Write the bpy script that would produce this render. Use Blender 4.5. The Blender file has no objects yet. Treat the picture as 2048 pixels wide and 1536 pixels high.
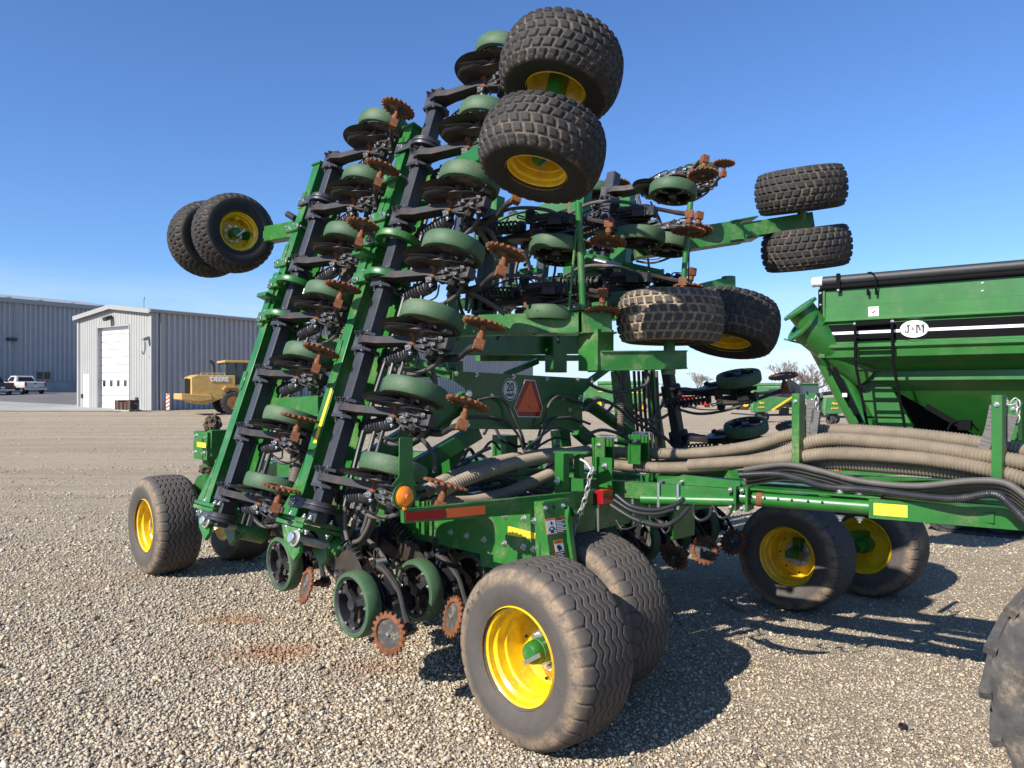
import bpy, bmesh, math, random
import numpy as np
from mathutils import Vector, Matrix
random.seed(4); rng=np.random.default_rng(5)
PI=math.pi; R_=math.radians
scene=bpy.context.scene; COL=scene.collection
FPX,HV,CH=1538.0,778.0,1.92
CAM=Vector((0,0,CH))
# ---------------------------------------------------------------- materials
def nmat(name):
    m=bpy.data.materials.new(name); m.use_nodes=True
    nt=m.node_tree; b=nt.nodes['Principled BSDF']; return m,nt,b
def N(nt,t,**k):
    n=nt.nodes.new(t)
    for a,v in k.items():
        if a in n.inputs.keys(): n.inputs[a].default_value=v
        else: setattr(n,a,v)
    return n
def ramp(nt,src,stops):
    r=nt.nodes.new('ShaderNodeValToRGB'); el=r.color_ramp.elements
    while len(el)<len(stops): el.new(.5)
    for e,(p,c) in zip(el,stops):
        e.position=p; e.color=(c if len(c)==4 else (*c,1)) if hasattr(c,'__len__') else (c,c,c,1)
    nt.links.new(src,r.inputs['Fac']); return r
def mix(nt,fac,a,b):
    m=nt.nodes.new('ShaderNodeMix'); m.data_type='RGBA'
    for sock,v in ((m.inputs[0],fac),(m.inputs[6],a),(m.inputs[7],b)):
        if hasattr(v,'links'): nt.links.new(v,sock)
        elif hasattr(v,'__len__'): sock.default_value=(*v,1)
        else: sock.default_value=v
    return m.outputs[2]
def noise(nt,scale,detail=4,rough=.6,coord='Object',sc=(1,1,1)):
    tc=nt.nodes.new('ShaderNodeTexCoord'); mp=nt.nodes.new('ShaderNodeMapping'); mp.inputs['Scale'].default_value=sc
    nt.links.new(tc.outputs[coord],mp.inputs[0]); n=N(nt,'ShaderNodeTexNoise',Scale=scale,Detail=detail,Roughness=rough)
    nt.links.new(mp.outputs[0],n.inputs['Vector']); return n.outputs['Fac']
def paint(name,base,rough=.35,metal=0.0,dirt=(.42,.31,.19),amount=.35,scale=3.0,grit=60,coat=.0,bump=.1,var=.15,spec=.5):
    """painted / cast surface: colour variation, patches of dried dust, fine specks"""
    m,nt,b=nmat(name); L=nt.links
    n1=noise(nt,scale,6,.65); n2=noise(nt,grit,3,.6)
    c0=mix(nt,ramp(nt,noise(nt,scale*2.3,3),[(.3,0),(.7,1)]).outputs[0],[x*(1-var) for x in base],[min(1,x*(1+var)) for x in base])
    mul=N(nt,'ShaderNodeMath',operation='MULTIPLY'); L.new(ramp(nt,n1,[(.5,0),(.78,1)]).outputs[0],mul.inputs[0])
    L.new(ramp(nt,n2,[(.35,.15),(.62,1)]).outputs[0],mul.inputs[1])
    m2=N(nt,'ShaderNodeMath',operation='MULTIPLY'); L.new(mul.outputs[0],m2.inputs[0]); m2.inputs[1].default_value=amount
    c=mix(nt,m2.outputs[0],c0,dirt); L.new(c,b.inputs['Base Color'])
    mr=N(nt,'ShaderNodeMapRange'); L.new(m2.outputs[0],mr.inputs[0]); mr.inputs[3].default_value=rough; mr.inputs[4].default_value=.9
    L.new(mr.outputs[0],b.inputs['Roughness']); b.inputs['Metallic'].default_value=metal
    b.inputs['Coat Weight'].default_value=coat; b.inputs['Coat Roughness'].default_value=.15
    b.inputs['Specular IOR Level'].default_value=spec
    if bump:
        bp=N(nt,'ShaderNodeBump',Strength=bump,Distance=.003); L.new(n2,bp.inputs['Height']); L.new(bp.outputs[0],b.inputs['Normal'])
    return m
def flat(name,c,rough=.5,metal=0,**k):
    m,nt,b=nmat(name); b.inputs['Base Color'].default_value=(*c,1); b.inputs['Roughness'].default_value=rough; b.inputs['Metallic'].default_value=metal
    for a,v in k.items(): b.inputs[a.replace('_',' ')].default_value=v
    return m
M={}
M['green']=paint('green_paint',(.016,.125,.017),.38,amount=.42,coat=.18)
M['green2']=paint('green_paint_dusty',(.020,.135,.019),.45,amount=.7,scale=4.5,coat=.05)
M['gauge']=paint('green_rubber',(.042,.093,.040),.62,amount=.3,bump=.2)
M['yellow']=paint('yellow_paint',(.80,.50,.006),.33,amount=.75,scale=7,coat=.4,dirt=(.20,.12,.05))
M['black']=paint('black_iron',(.018,.018,.02),.5,amount=.45,scale=9,dirt=(.26,.19,.13))
M['bar']=paint('toolbar_black',(.032,.034,.040),.42,amount=.2,scale=5,dirt=(.25,.2,.16),bump=.3)
M['rust']=paint('rusty_steel',(.16,.055,.018),.8,amount=.55,scale=18,dirt=(.06,.03,.02),grit=110,bump=.8,var=.4)
M['disc']=paint('worn_disc_steel',(.055,.042,.034),.42,.35,amount=.5,scale=8,dirt=(.19,.12,.075),bump=.3)
M['mudsteel']=paint('muddy_steel',(.05,.045,.04),.7,amount=1,scale=12,dirt=(.38,.30,.2),bump=.8,grit=90)
M['armrust']=paint('worn_arm',(.024,.022,.022),.55,amount=1,scale=7,dirt=(.13,.05,.025),bump=.4,spec=.35)
M['zinc']=flat('zinc_bolt',(.6,.6,.58),.3,.85)
M['chain']=flat('chain_steel',(.40,.39,.36),.5,.5)
M['hosegrey']=paint('grey_hose',(.085,.075,.065),.6,amount=.5,scale=6,dirt=(.24,.2,.15),bump=.2)
M['hoseblack']=paint('black_hose',(.02,.02,.022),.42,amount=.3,scale=8,dirt=(.2,.18,.15),bump=.1)
M['hosetan']=paint('tan_corrugated_hose',(.215,.17,.118),.62,amount=.8,scale=5,dirt=(.12,.095,.07),bump=.2,grit=40)
M['hosedark']=paint('brown_corrugated_hose',(.13,.105,.08),.62,amount=.6,scale=5,dirt=(.25,.2,.15),bump=.2)
M['red']=flat('red_reflector',(.36,.010,.012),.3,Emission_Strength=0.0)
M['orange']=flat('orange_reflector',(1,.16,.03),.45)
M['amber']=flat('amber_lens',(.85,.22,.01),.15,Coat_Weight=.6)
M['tail']=flat('red_lens',(.30,.006,.010),.12,Coat_Weight=.8)
M['yel_dec']=flat('yellow_reflector',(.85,.55,.03),.5)
M['white']=flat('white_decal',(.78,.78,.76),.45)
M['ink']=flat('black_ink',(.012,.012,.014),.5)
M['warn']=flat('warning_orange',(.72,.20,.03),.5)
M['mud']=paint('dried_mud',(.10,.068,.043),.95,amount=.8,scale=10,dirt=(.2,.14,.09),bump=1,grit=45)
M['warn_o']=flat('marker_orange',(.72,.10,.03),.5)
M['caked']=paint('caked_rubber',(.060,.056,.052),.85,amount=1,scale=7,dirt=(.36,.26,.17),grit=50,bump=.7,var=.3)
M['strap']=flat('grey_strap',(.13,.12,.115),.8)
# ---------------------------------------------------------------- mesh builder
def frame(z,up=(0,0,1)):
    z=Vector(z).normalized(); up=Vector(up)
    if abs(z.dot(up.normalized()))>.98: up=Vector((1,0,0)) if abs(z.x)<.9 else Vector((0,1,0))
    x=up.cross(z).normalized(); y=z.cross(x); return Matrix((x,y,z)).transposed()   # columns x,y,z
class MB:
    def __init__(s): s.v=[];s.f=[];s.m=[];s.mats=[];s.sm=[]
    def mi(s,mat):
        mat=M[mat] if isinstance(mat,str) else mat
        if mat not in s.mats: s.mats.append(mat)
        return s.mats.index(mat)
    def add(s,vs,fs,mat,smooth=False):
        o=len(s.v); s.v+= [tuple(v) for v in vs]; k=s.mi(mat)
        for f in fs: s.f.append([i+o for i in f]); s.m.append(k); s.sm.append(smooth)
        return s
    def box(s,c,size,mat,rot=None,taper=(1,1)):
        c=Vector(c);a,b,h=[x/2 for x in size];rot=rot or Matrix.Identity(3);tx,ty=taper
        vs=[c+rot@Vector(p) for p in((-a,-b,-h),(a,-b,-h),(a,b,-h),(-a,b,-h),(-a*tx,-b*ty,h),(a*tx,-b*ty,h),(a*tx,b*ty,h),(-a*tx,b*ty,h))]
        return s.add(vs,[(0,3,2,1),(4,5,6,7),(0,1,5,4),(1,2,6,5),(2,3,7,6),(3,0,4,7)],mat)
    def beam(s,p,q,w,h,mat,up=(0,0,1),ext=0):
        p=Vector(p);q=Vector(q);F=frame(q-p,up); return s.box((p+q)/2,(w,h,(q-p).length+2*ext),mat,F)
    def tube(s,pts,r,mat,n=10,cap=True,corr=None,close=False):
        pts=[Vector(p) for p in pts]; 
        if corr:
            pitch,dep=corr; pts=resample(pts,pitch/2)
        F=None; rings=[]; tot=len(pts)
        for i,p in enumerate(pts):
            t=(pts[min(i+1,tot-1)]-pts[max(i-1,0)]) if not close else (pts[(i+1)%tot]-pts[i-1])
            t.normalize()
            if F is None: F=frame(t)
            else:
                x=F.col[0]-t*F.col[0].dot(t); x.normalize(); F=Matrix((x,t.cross(x),t)).transposed()
            rr=r[i] if hasattr(r,'__len__') else r
            if corr and i%2: rr-=dep
            rings.append([p+F@Vector((math.cos(a)*rr,math.sin(a)*rr,0)) for a in[2*PI*k/n for k in range(n)]])
        vs=[v for g in rings for v in g]; fs=[]
        for i in range(tot if close else tot-1):
            j=(i+1)%tot
            for k in range(n): fs.append((i*n+k,i*n+(k+1)%n,j*n+(k+1)%n,j*n+k))
        if cap and not close: fs+= [tuple(range(n))[::-1],tuple((tot-1)*n+k for k in range(n))]
        return s.add(vs,fs,mat,True)
    def lathe(s,prof,c,axis,mat,n=24,up=(0,0,1),smooth=True,arc=None,closed=False):
        """prof: list of (radius, position along axis)"""
        c=Vector(c);F=frame(axis,up);vs=[];fs=[];k=len(prof)
        for i in range(n):
            a=2*PI*i/n; d=F@Vector((math.cos(a),math.sin(a),0)); z=F.col[2]
            vs+=[c+d*r+z*t for r,t in prof]
        for i in range(n):
            j=(i+1)%n
            for q in range(k if closed else k-1): 
                q2=(q+1)%k
                fs.append((i*k+q,j*k+q,j*k+q2,i*k+q2))
        return s.add(vs,fs,mat,smooth)
    def cyl(s,p,q,r,mat,n=16,r2=None,smooth=True):
        p=Vector(p);q=Vector(q);l=(q-p).length; r2=r if r2 is None else r2
        return s.lathe([(0,0),(r,0),(r2,l),(0,l)],p,q-p,mat,n,smooth=smooth)
    def prism(s,pts,d,mat):
        """closed outline of 3-D points (planar), extruded by vector d"""
        d=Vector(d);n=len(pts);vs=[Vector(p) for p in pts]+[Vector(p)+d for p in pts]
        return s.add(vs,[tuple(range(n))[::-1],tuple(range(n,2*n))]+[(i,(i+1)%n,n+(i+1)%n,n+i) for i in range(n)],mat)
    def ball(s,c,r,mat,n=12,sc=(1,1,1)):
        k=n//2+1; vs=[];fs=[]
        for i in range(k):
            a=PI*i/(k-1)
            for j in range(n): b=2*PI*j/n; vs.append((c[0]+r*sc[0]*math.sin(a)*math.cos(b),c[1]+r*sc[1]*math.sin(a)*math.sin(b),c[2]+r*sc[2]*math.cos(a)))
        for i in range(k-1):
            for j in range(n): fs.append((i*n+j,(i+1)*n+j,(i+1)*n+(j+1)%n,i*n+(j+1)%n))
        return s.add(vs,fs,mat,True)
    def bolt(s,p,nrm,r=.014,mat='zinc'):
        p=Vector(p);nrm=Vector(nrm).normalized()
        s.cyl(p,p+nrm*r*.25,r*1.5,mat,12); s.cyl(p+nrm*r*.25,p+nrm*r*1.1,r,mat,6,smooth=False); s.cyl(p+nrm*r*1.1,p+nrm*r*1.9,r*.5,mat,8)
        return s
    def mesh(s,name,T=None):
        me=bpy.data.meshes.new(name); vs=s.v if T is None else [T@Vector(v) for v in s.v]
        me.from_pydata(vs,[],s.f)
        for m in s.mats: me.materials.append(m)
        me.polygons.foreach_set('material_index',s.m); me.polygons.foreach_set('use_smooth',s.sm)
        bm=bmesh.new(); bm.from_mesh(me); bmesh.ops.remove_doubles(bm,verts=bm.verts,dist=1e-6); bmesh.ops.recalc_face_normals(bm,faces=bm.faces); bm.to_mesh(me); bm.free()
        if any(s.sm): me.set_sharp_from_angle(angle=R_(38))
        return me
    def build(s,name,parent=None,bevel=0,world=False,label=None):
        """world=True: the vertices are world coordinates"""
        T=None
        if parent is not None and world: T=wm(parent).inverted()
        o=bpy.data.objects.new(name,s.mesh(name,T)); COL.objects.link(o)
        if parent is not None: o.parent=parent
        if bevel:
            b=o.modifiers.new('bevel','BEVEL'); b.width=bevel; b.segments=1; b.limit_method='ANGLE'; b.angle_limit=R_(50)
        if label: o['label']=label
        return o
def wm(o):
    m=o.matrix_basis.copy(); p=o.parent
    while p: m=p.matrix_basis@m; p=p.parent
    return m
def resample(pts,step):
    P=np.array([tuple(p) for p in pts]); d=np.r_[0,np.cumsum(np.linalg.norm(np.diff(P,axis=0),axis=1))]
    n=max(4,int(d[-1]/step)); t=np.linspace(0,d[-1],n)
    return [Vector(x) for x in np.stack([np.interp(t,d,P[:,i]) for i in range(3)],1)]
def spline(pts,n=10):
    P=[Vector(p) for p in pts]; P=[P[0]*2-P[1]]+P+[P[-1]*2-P[-2]]; out=[]
    for i in range(1,len(P)-2):
        a,b,c,d=P[i-1:i+3]
        for k in range(n):
            t=k/n; out.append(.5*((2*b)+(c-a)*t+(2*a-5*b+4*c-d)*t*t+(3*b-a-3*c+d)*t**3))
    out.append(P[-2]); return out
def empty(name,loc=(0,0,0),rz=0,label=None,cat=None,group=None,kind=None,parent=None):
    o=bpy.data.objects.new(name,None); COL.objects.link(o); o.location=loc; o.rotation_euler=(0,0,rz); o.empty_display_size=.1
    if parent: o.parent=parent
    return tag(o,label,cat,group,kind)
def tag(o,label=None,cat=None,group=None,kind=None):
    for k,v in(('label',label),('category',cat),('group',group),('kind',kind)):
        if v: o[k]=v
    return o
def copy_tree(o,parent=None):
    c=o.copy(); COL.objects.link(c); c.parent=parent
    for ch in list(o.children): copy_tree(ch,c)
    return c
# ---------------------------------------------------------------- ground height
def sstep(a,b,x):
    t=np.clip((np.asarray(x,float)-a)/(b-a),0,1); return t*t*(3-2*t)
def gz(x,y):
    x=np.asarray(x,float);y=np.asarray(y,float)
    far=np.interp(y,[18,26,44,52,75,90],[0,.1,.5,.52,1.42,1.5])*sstep(4,-12,x)
    far=far-.0098*np.clip(y-14,0,115)*sstep(-6,10,x)
    loc=-.09*np.exp(-((x-2.7)**2+(y-7.2)**2)/2.2)+.04*np.exp(-((x+3.7)**2+(y-7.8)**2)/1.5)
    und=.012*np.sin(x*1.3+.6)*np.sin(y*1.1)+.008*np.sin(x*3.1+y*.7)*np.sin(y*2.3-x)
    return far+loc+und*np.exp(-y/40)
# ================================================================ THE SEEDER
SR=empty('air_seeder',(0,4.07,0),R_(-46),'huge green folded air seeder with upright wings of disc openers and yellow rimmed wheels','air seeder')
MW=wm(SR); MI=MW.inverted(); MI3=MI.to_3x3()
OL=MI@CAM
def at(u,v,x=None,y=None,z=None,Z=None):
    """point of the seeder's own frame seen at photo pixel u,v on the plane x=, y=, z= (seeder frame) or depth Z= (world)"""
    d=MI3@Vector(((u-1024)/FPX,1,(HV-v)/FPX))
    if x is not None: t=(x-OL.x)/d.x
    elif y is not None: t=(y-OL.y)/d.y
    elif z is not None: t=(z-OL.z)/d.z
    else: t=Z
    return OL+d*t
def P(mb,name,bevel=.004,label=None): return mb.build(name,SR,bevel,label=label)

# ---- wheels -----------------------------------------------------
def tyre_mesh(name,Rr,rb,wd,kind,na=300,nb=84):
    """pneumatic tyre, axis = local x, outer radius Rr, bead radius rb, width wd; the tread is real relief"""
    hw=wd/2; prof=[]
    # parametric half profile: bead -> sidewall -> shoulder -> tread
    key=[(rb,hw*.80),(rb+.012,hw*.90),(rb+(Rr-rb)*.30,hw*1.02),(rb+(Rr-rb)*.55,hw*1.03),(rb+(Rr-rb)*.78,hw*.96),(Rr-.028,hw*.86),(Rr-.010,hw*.70),(Rr-.003,hw*.4),(Rr,0)]
    if kind=='turf': key=[(rb,hw*.78),(rb+.012,hw*.88),(rb+(Rr-rb)*.30,hw*1.0),(rb+(Rr-rb)*.55,hw*1.02),(rb+(Rr-rb)*.78,hw*.98),(Rr-.050,hw*.88),(Rr-.026,hw*.72),(Rr-.008,hw*.42),(Rr,0)]
    full=[(r,-t) for r,t in key]+[(r,t) for r,t in key[-2::-1]]
    pr=spline([(r,t,0) for r,t in full],8); pr=np.array([tuple(p)[:2] for p in pr])
    d=np.r_[0,np.cumsum(np.linalg.norm(np.diff(pr,axis=0),axis=1))]; wgt=np.where(np.interp(np.linspace(0,d[-1],2000),d,pr[:,0])>Rr-.05,4.0,1.0); cw_=np.r_[0,np.cumsum(wgt)][:2000]; s=np.interp(np.linspace(0,cw_[-1],nb),cw_,np.linspace(0,d[-1],2000)); rr=np.interp(s,d,pr[:,0]); tt=np.interp(s,d,pr[:,1])
    th=np.arange(na)*2*PI/na; TH,TT=np.meshgrid(th,tt,indexing='ij'); RR=np.repeat(rr[None],na,0); u=TT/hw
    q=TH*Rr
    tread=np.clip((RR-(Rr-.045))/.02,0,1)
    g=np.zeros_like(RR)
    if kind=='rib':
        ph=TH*32
        for k,c in enumerate((-.56,-.34,-.12,.12,.34,.56)):
            w=.055*hw+.0*k; x=TT-(c*hw+.0115*np.sin(ph*1.0+(PI if k%2 and 0 else 0)))
            g=np.maximum(g,np.clip(1.5-np.abs(x)/(.0030),0,1))
        sh=(np.abs(u)>.62)
        cut=np.clip(1.5-np.abs(((ph/(2*PI)+.25+.5*(u<0))%1)-.5)/.035*1.0,0,1)
        side=np.clip((RR-(Rr-.075))/.015,0,1)*sh
        g=np.maximum(g*tread,cut*side*np.where(np.abs(u)>.62,1,0)*.9)
        dep=.019
    else:
        ncol=6; x=(TT/hw*.98+1)/2*ncol; col=np.floor(x); fx=x-col-.5
        npz=34; y=(TH/(2*PI)*npz+(col%2)*.5+fx*.28*np.where(col<ncol/2,1,-1))%1-.5
        inx=np.clip((.40-np.abs(fx))/.06,0,1); iny=np.clip((.36-np.abs(y))/.05,0,1)
        g=(1-inx*iny)*np.clip((RR-(Rr-.10))/.03,0,1); dep=.017
    RR=RR-g*dep
    # raised rings on the sidewall
    for q0,am in((.10,.004),(.16,.002),(.44,.003),(.62,.004)):
        tt=tt+np.sign(tt)*am*np.exp(-((rr-(rb+(Rr-rb)*q0))/.0035)**2)*(rr<Rr-.06)
    TT=np.repeat(tt[None],na,0)
    band=np.clip((rr-(rb+.03))/.01,0,1)*np.clip((rb+(Rr-rb)*.5-rr)/.01,0,1)
    co=np.stack([TT,RR*np.cos(TH),RR*np.sin(TH)],-1).reshape(-1,3)
    i=np.arange(na)[:,None];j=np.arange(nb-1)[None];a=i*nb+j;b=((i+1)%na)*nb+j
    f=np.stack([a,b,b+1,a+1],-1).reshape(-1,4)
    me=bpy.data.meshes.new(name); me.vertices.add(len(co)); me.vertices.foreach_set('co',co.ravel())
    me.loops.add(f.size); me.loops.foreach_set('vertex_index',f.ravel()); me.polygons.add(len(f))
    me.polygons.foreach_set('loop_start',np.arange(len(f))*4); me.polygons.foreach_set('loop_total',np.full(len(f),4)); me.polygons.foreach_set('use_smooth',np.ones(len(f),bool))
    at_=me.attributes.new('groove','FLOAT','POINT'); at_.data.foreach_set('value',g.ravel().astype(np.float32))
    at_=me.attributes.new('rad','FLOAT','POINT'); at_.data.foreach_set('value',((RR-rb)/(Rr-rb)).ravel().astype(np.float32))
    me.update(); me.validate(); return me
def tyre_mat(name,dust,groove_tone,base=(.022,.022,.024),amt=.5,shoulder=.8,patch=.5,lo=.45):
    m,nt,b=nmat(name); L=nt.links
    gA=N(nt,'ShaderNodeAttribute',attribute_name='groove').outputs['Fac']; rA=N(nt,'ShaderNodeAttribute',attribute_name='rad').outputs['Fac']
    n1=noise(nt,4.5,5,.6); n2=noise(nt,70,4,.7); n3=noise(nt,14,4,.6)
    fine=ramp(nt,n2,[(.36,0),(.60,1)]).outputs[0]
    dusty=mix(nt,ramp(nt,n1,[(.3,.15),(.7,amt)]).outputs[0],base,[x*.55 for x in dust])
    # shoulder band of caked dirt
    sb=ramp(nt,rA,[(.0,.1),(.50,.06),(.68,shoulder),(.84,shoulder),(.90,.10)]).outputs[0]
    mm=N(nt,'ShaderNodeMath',operation='MULTIPLY'); L.new(sb,mm.inputs[0]); L.new(ramp(nt,n3,[(.25,.1),(.62,1)]).outputs[0],mm.inputs[1])
    mm2=N(nt,'ShaderNodeMath',operation='MULTIPLY'); L.new(mm.outputs[0],mm2.inputs[0]); L.new(ramp(nt,n2,[(.3,.35),(.6,1)]).outputs[0],mm2.inputs[1])
    c=mix(nt,mm2.outputs[0],dusty,dust)
    gg=N(nt,'ShaderNodeMath',operation='MULTIPLY'); L.new(gA,gg.inputs[0]); L.new(ramp(nt,n1,[(lo,.05),(lo+.2,patch)]).outputs[0],gg.inputs[1])
    g2=N(nt,'ShaderNodeMath',operation='MULTIPLY'); L.new(gg.outputs[0],g2.inputs[0]); L.new(fine,g2.inputs[1])
    c=mix(nt,g2.outputs[0],c,groove_tone); L.new(c,b.inputs['Base Color']); b.inputs['Roughness'].default_value=.72; b.inputs['Specular IOR Level'].default_value=.35  # ribbed grooves go darker than the tread, block grooves take tan dirt
    bp=N(nt,'ShaderNodeBump',Strength=.5,Distance=.004); L.new(n2,bp.inputs['Height']); L.new(bp.outputs[0],b.inputs['Normal']); return m
M['tyre_rib']=tyre_mat('ribbed_tyre_rubber',(.33,.23,.14),(.035,.028,.022),base=(.050,.050,.051),amt=.09,shoulder=.80,patch=.8)
M['tyre_turf']=tyre_mat('block_tyre_rubber',(.14,.12,.10),(.42,.31,.20),base=(.013,.013,.0135),amt=.06,shoulder=.05,patch=.40)
M['tyre_straw']=tyre_mat('straw_caked_tyre_rubber',(.2,.16,.12),(.40,.30,.195),base=(.020,.018,.017),amt=.55,shoulder=.35,patch=.95,lo=.26)
me_rib=tyre_mesh('tyre',.5,.258,.44,'rib',420,150); me_rib.materials.append(M['tyre_rib'])
me_turf=tyre_mesh('tyre',.5,.236,.46,'turf',560,140); me_turf.materials.append(M['tyre_turf'])
def rim_mesh(rb=.262,wd=.40,off=.05,hm='zinc'):
    """rim, axis x; the outer (hub cap) side is -x"""
    h=wd/2; m=MB()
    pr=[(rb+.006,-h-.010),(rb+.012,-h),(rb+.004,-h+.012),(rb-.014,-h+.022),(rb-.016,-h+.055),(rb-.034,-h+.07),(rb-.040,-h+.12),(rb-.050,-h+.13),(rb-.056,-h+.19),(rb-.058,off),(rb-.10,off+.012),(.165,off+.004),(.06,off)]
    m.lathe(pr,(0,0,0),(1,0,0),'yellow',72,up=(0,0,1))
    m.lathe([(.06,off+.012),(rb-.06,off+.022),(rb-.05,h-.12),(rb-.02,h-.03),(rb+.010,h),(rb+.004,h+.01)],(0,0,0),(1,0,0),'yellow',72,up=(0,0,1))
    m.lathe([(.0,off-.012),(.118,off-.012),(.122,off-.004),(.122,off+.01)],(0,0,0),(1,0,0),hm,36,up=(0,0,1))
    for k in range(8):
        a=2*PI*k/8+.2; p=Vector((off-.012,math.cos(a)*.098,math.sin(a)*.098)); m.cyl(p,p+Vector((-.012,0,0)),.021,'zinc',14); m.cyl(p+Vector((-.012,0,0)),p+Vector((-.030,0,0)),.014,'zinc',6,smooth=False)
    for k in range(8):
        a=2*PI*k/8+.6; p=Vector((off-.0045,math.cos(a)*.178,math.sin(a)*.178)); m.cyl(p,p+Vector((.006,0,0)),.009,'ink',10)
    # tapering valve bracket
    m.prism([(-.08,-.02,rb-.022),(-.08,.035,rb-.024),(-.03,.03,rb-.045),(-.03,-.015,rb-.045)],(0,0,-.05),'yellow')
    return m.mesh('rim')
def hub_mesh(off=.05):
    m=MB()
    m.lathe([(0,off-.165),(.045,off-.163),(.058,off-.150),(.064,off-.125),(.064,off-.10),(.068,off-.098),(.068,off-.012)],(0,0,0),(1,0,0),'green2',32,up=(0,0,1))
    m.beam((off-.176,-.09,.055),(off-.176,.0,-.05),.022,.006,'zinc',up=(1,0,0)); m.beam((off-.176,.0,-.05),(off-.02,.03,-.085),.022,.006,'zinc',up=(0,0,1))
    m.cyl((off+.02,0,0),(off+.14,0,0),.075,'green',24); m.cyl((off+.14,0,0),(off+.30,0,0),.05,'green',20)
    return m.mesh('hub')
me_turf2=me_turf.copy(); me_turf2.materials.clear(); me_turf2.materials.append(M['tyre_straw'])
me_rim=rim_mesh(); me_hub=hub_mesh()
me_rim2=rim_mesh(.240,.40,.05,'yellow')
def wheel(tm,rm,c,axis,name='wheel',turn=0,r=1.0,hub=True,label=None):
    """axis = direction (seeder frame) in which the hub cap side faces"""
    e=bpy.data.objects.new(name,None); COL.objects.link(e); e.parent=SR; e.empty_display_size=.1
    ax=-Vector(axis).normalized(); F=frame(ax); X=Matrix((ax,F.col[0],F.col[1])).transposed()
    e.matrix_basis=Matrix.Translation(Vector(c))@(X@Matrix.Rotation(turn,3,'X')).to_4x4()@Matrix.Scale(r,4)
    for n,me in(('tyre',tm),('rim',rm))+((('hub',me_hub),) if hub else ()):
        o=bpy.data.objects.new(n,me); COL.objects.link(o); o.parent=e
    if label: e['label']=label
    return e
def gfix(c,r=.5):   # set height so that the tyre stands on the ground
    w=MW@Vector((c[0],c[1],0)); return Vector((c[0],c[1],float(gz(w.x,w.y))+r-.006))
EARA=.15
def arc_text(par,s_,r,x,a0,size,da,mat='tyre_rib'):
    T=[]
    for i,ch in enumerate(s_):
        cu=bpy.data.curves.new('t','FONT'); cu.body=ch; cu.size=size; cu.align_x='CENTER'; cu.extrude=.0022; cu.offset=.002; cu.resolution_u=2; o=bpy.data.objects.new('t',cu); COL.objects.link(o); T.append((o,a0-da*i))
    bpy.context.view_layer.update(); dg=bpy.context.evaluated_depsgraph_get(); m=MB()
    for o,a in T:
        me=bpy.data.meshes.new_from_object(o.evaluated_get(dg)); c=Vector((x,r*math.cos(a),r*math.sin(a))); up=Vector((0,math.cos(a),math.sin(a))); out=Vector((-1,0,0)); rt=up.cross(out)
        m.add([c+rt*v.co.x+up*v.co.y+out*v.co.z for v in me.vertices],[tuple(p.vertices) for p in me.polygons],mat); bpy.data.objects.remove(o)
    o=m.build('sidewall_lettering',par); return o
# ground wheels: hub-cap face pixel and depth
nearc=at(1025,1314,y=0); 
W1=gfix((0.0,.235)); W2=gfix((-.27,.96)); 
WN=wheel(me_rib,me_rim,W1,(0,-1,0),turn=.3,label='nearest wheel with its yellow rim and green hub cap facing out')
wheel(me_rib,me_rim,W2,(0,1,0),turn=1.0)
arc_text(WN,'EAR',.375,-.2265,EARA,.062,-.19)
p=at(284,1054,Z=7.72); W3=gfix((p.x,p.y+.22)); p=at(452,1070,Z=8.5); W4=gfix((p.x-.05,p.y+.18))
wheel(me_rib,me_rim,W3,(0,-1,0),turn=2.6); wheel(me_rib,me_rim,W4,(0,1,0),turn=2)
p=at(1571,1108,Z=6.95); W5=gfix((p.x,p.y+.2)); p=at(1722,1098,Z=7.35); W6=gfix((p.x+.0,p.y+.22))
wheel(me_rib,me_rim,W5,(0,-1,0),turn=.9); wheel(me_rib,me_rim,W6,(0,1,0),turn=.4)
LEAN=R_(18.8); mL=Vector((0,math.sin(LEAN),math.cos(LEAN))); nL=Vector((0,math.cos(LEAN),-math.sin(LEAN)))
# raised wheels
T1=at(1084,300,Z=4.2); T2=at(1122,140,Z=4.45)
wheel(me_turf,me_rim2,T1,-mL,turn=.5,r=.697); wheel(me_turf,me_rim2,T2,mL,turn=1.1,r=.717)
axr=Vector((0.03,-.20,1)).normalized()
T3=at(1601,381,Z=6.78); T4=at(1612,497,Z=6.94)
wheel(me_turf,me_rim2,T3,axr,turn=.2,r=.78); wheel(me_turf,me_rim2,T4,-axr,turn=.9,r=.78)
T5=at(1340,636,Z=5.6); T6=at(1458,648,Z=6.1)
wheel(me_turf2,me_rim2,T5,Vector((0,.02,1)),turn=2.2,r=.78); wheel(me_turf,me_rim2,T6,-mL,turn=.7,r=.78)
T7=at(468,467,Z=7.6); T8=at(417,479,Z=7.9)
wheel(me_turf,me_rim2,T7,(1,-.06,0),turn=.1,r=.78); wheel(me_turf,me_rim2,T8,(1,-.06,0),turn=.9,r=.78)

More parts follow.
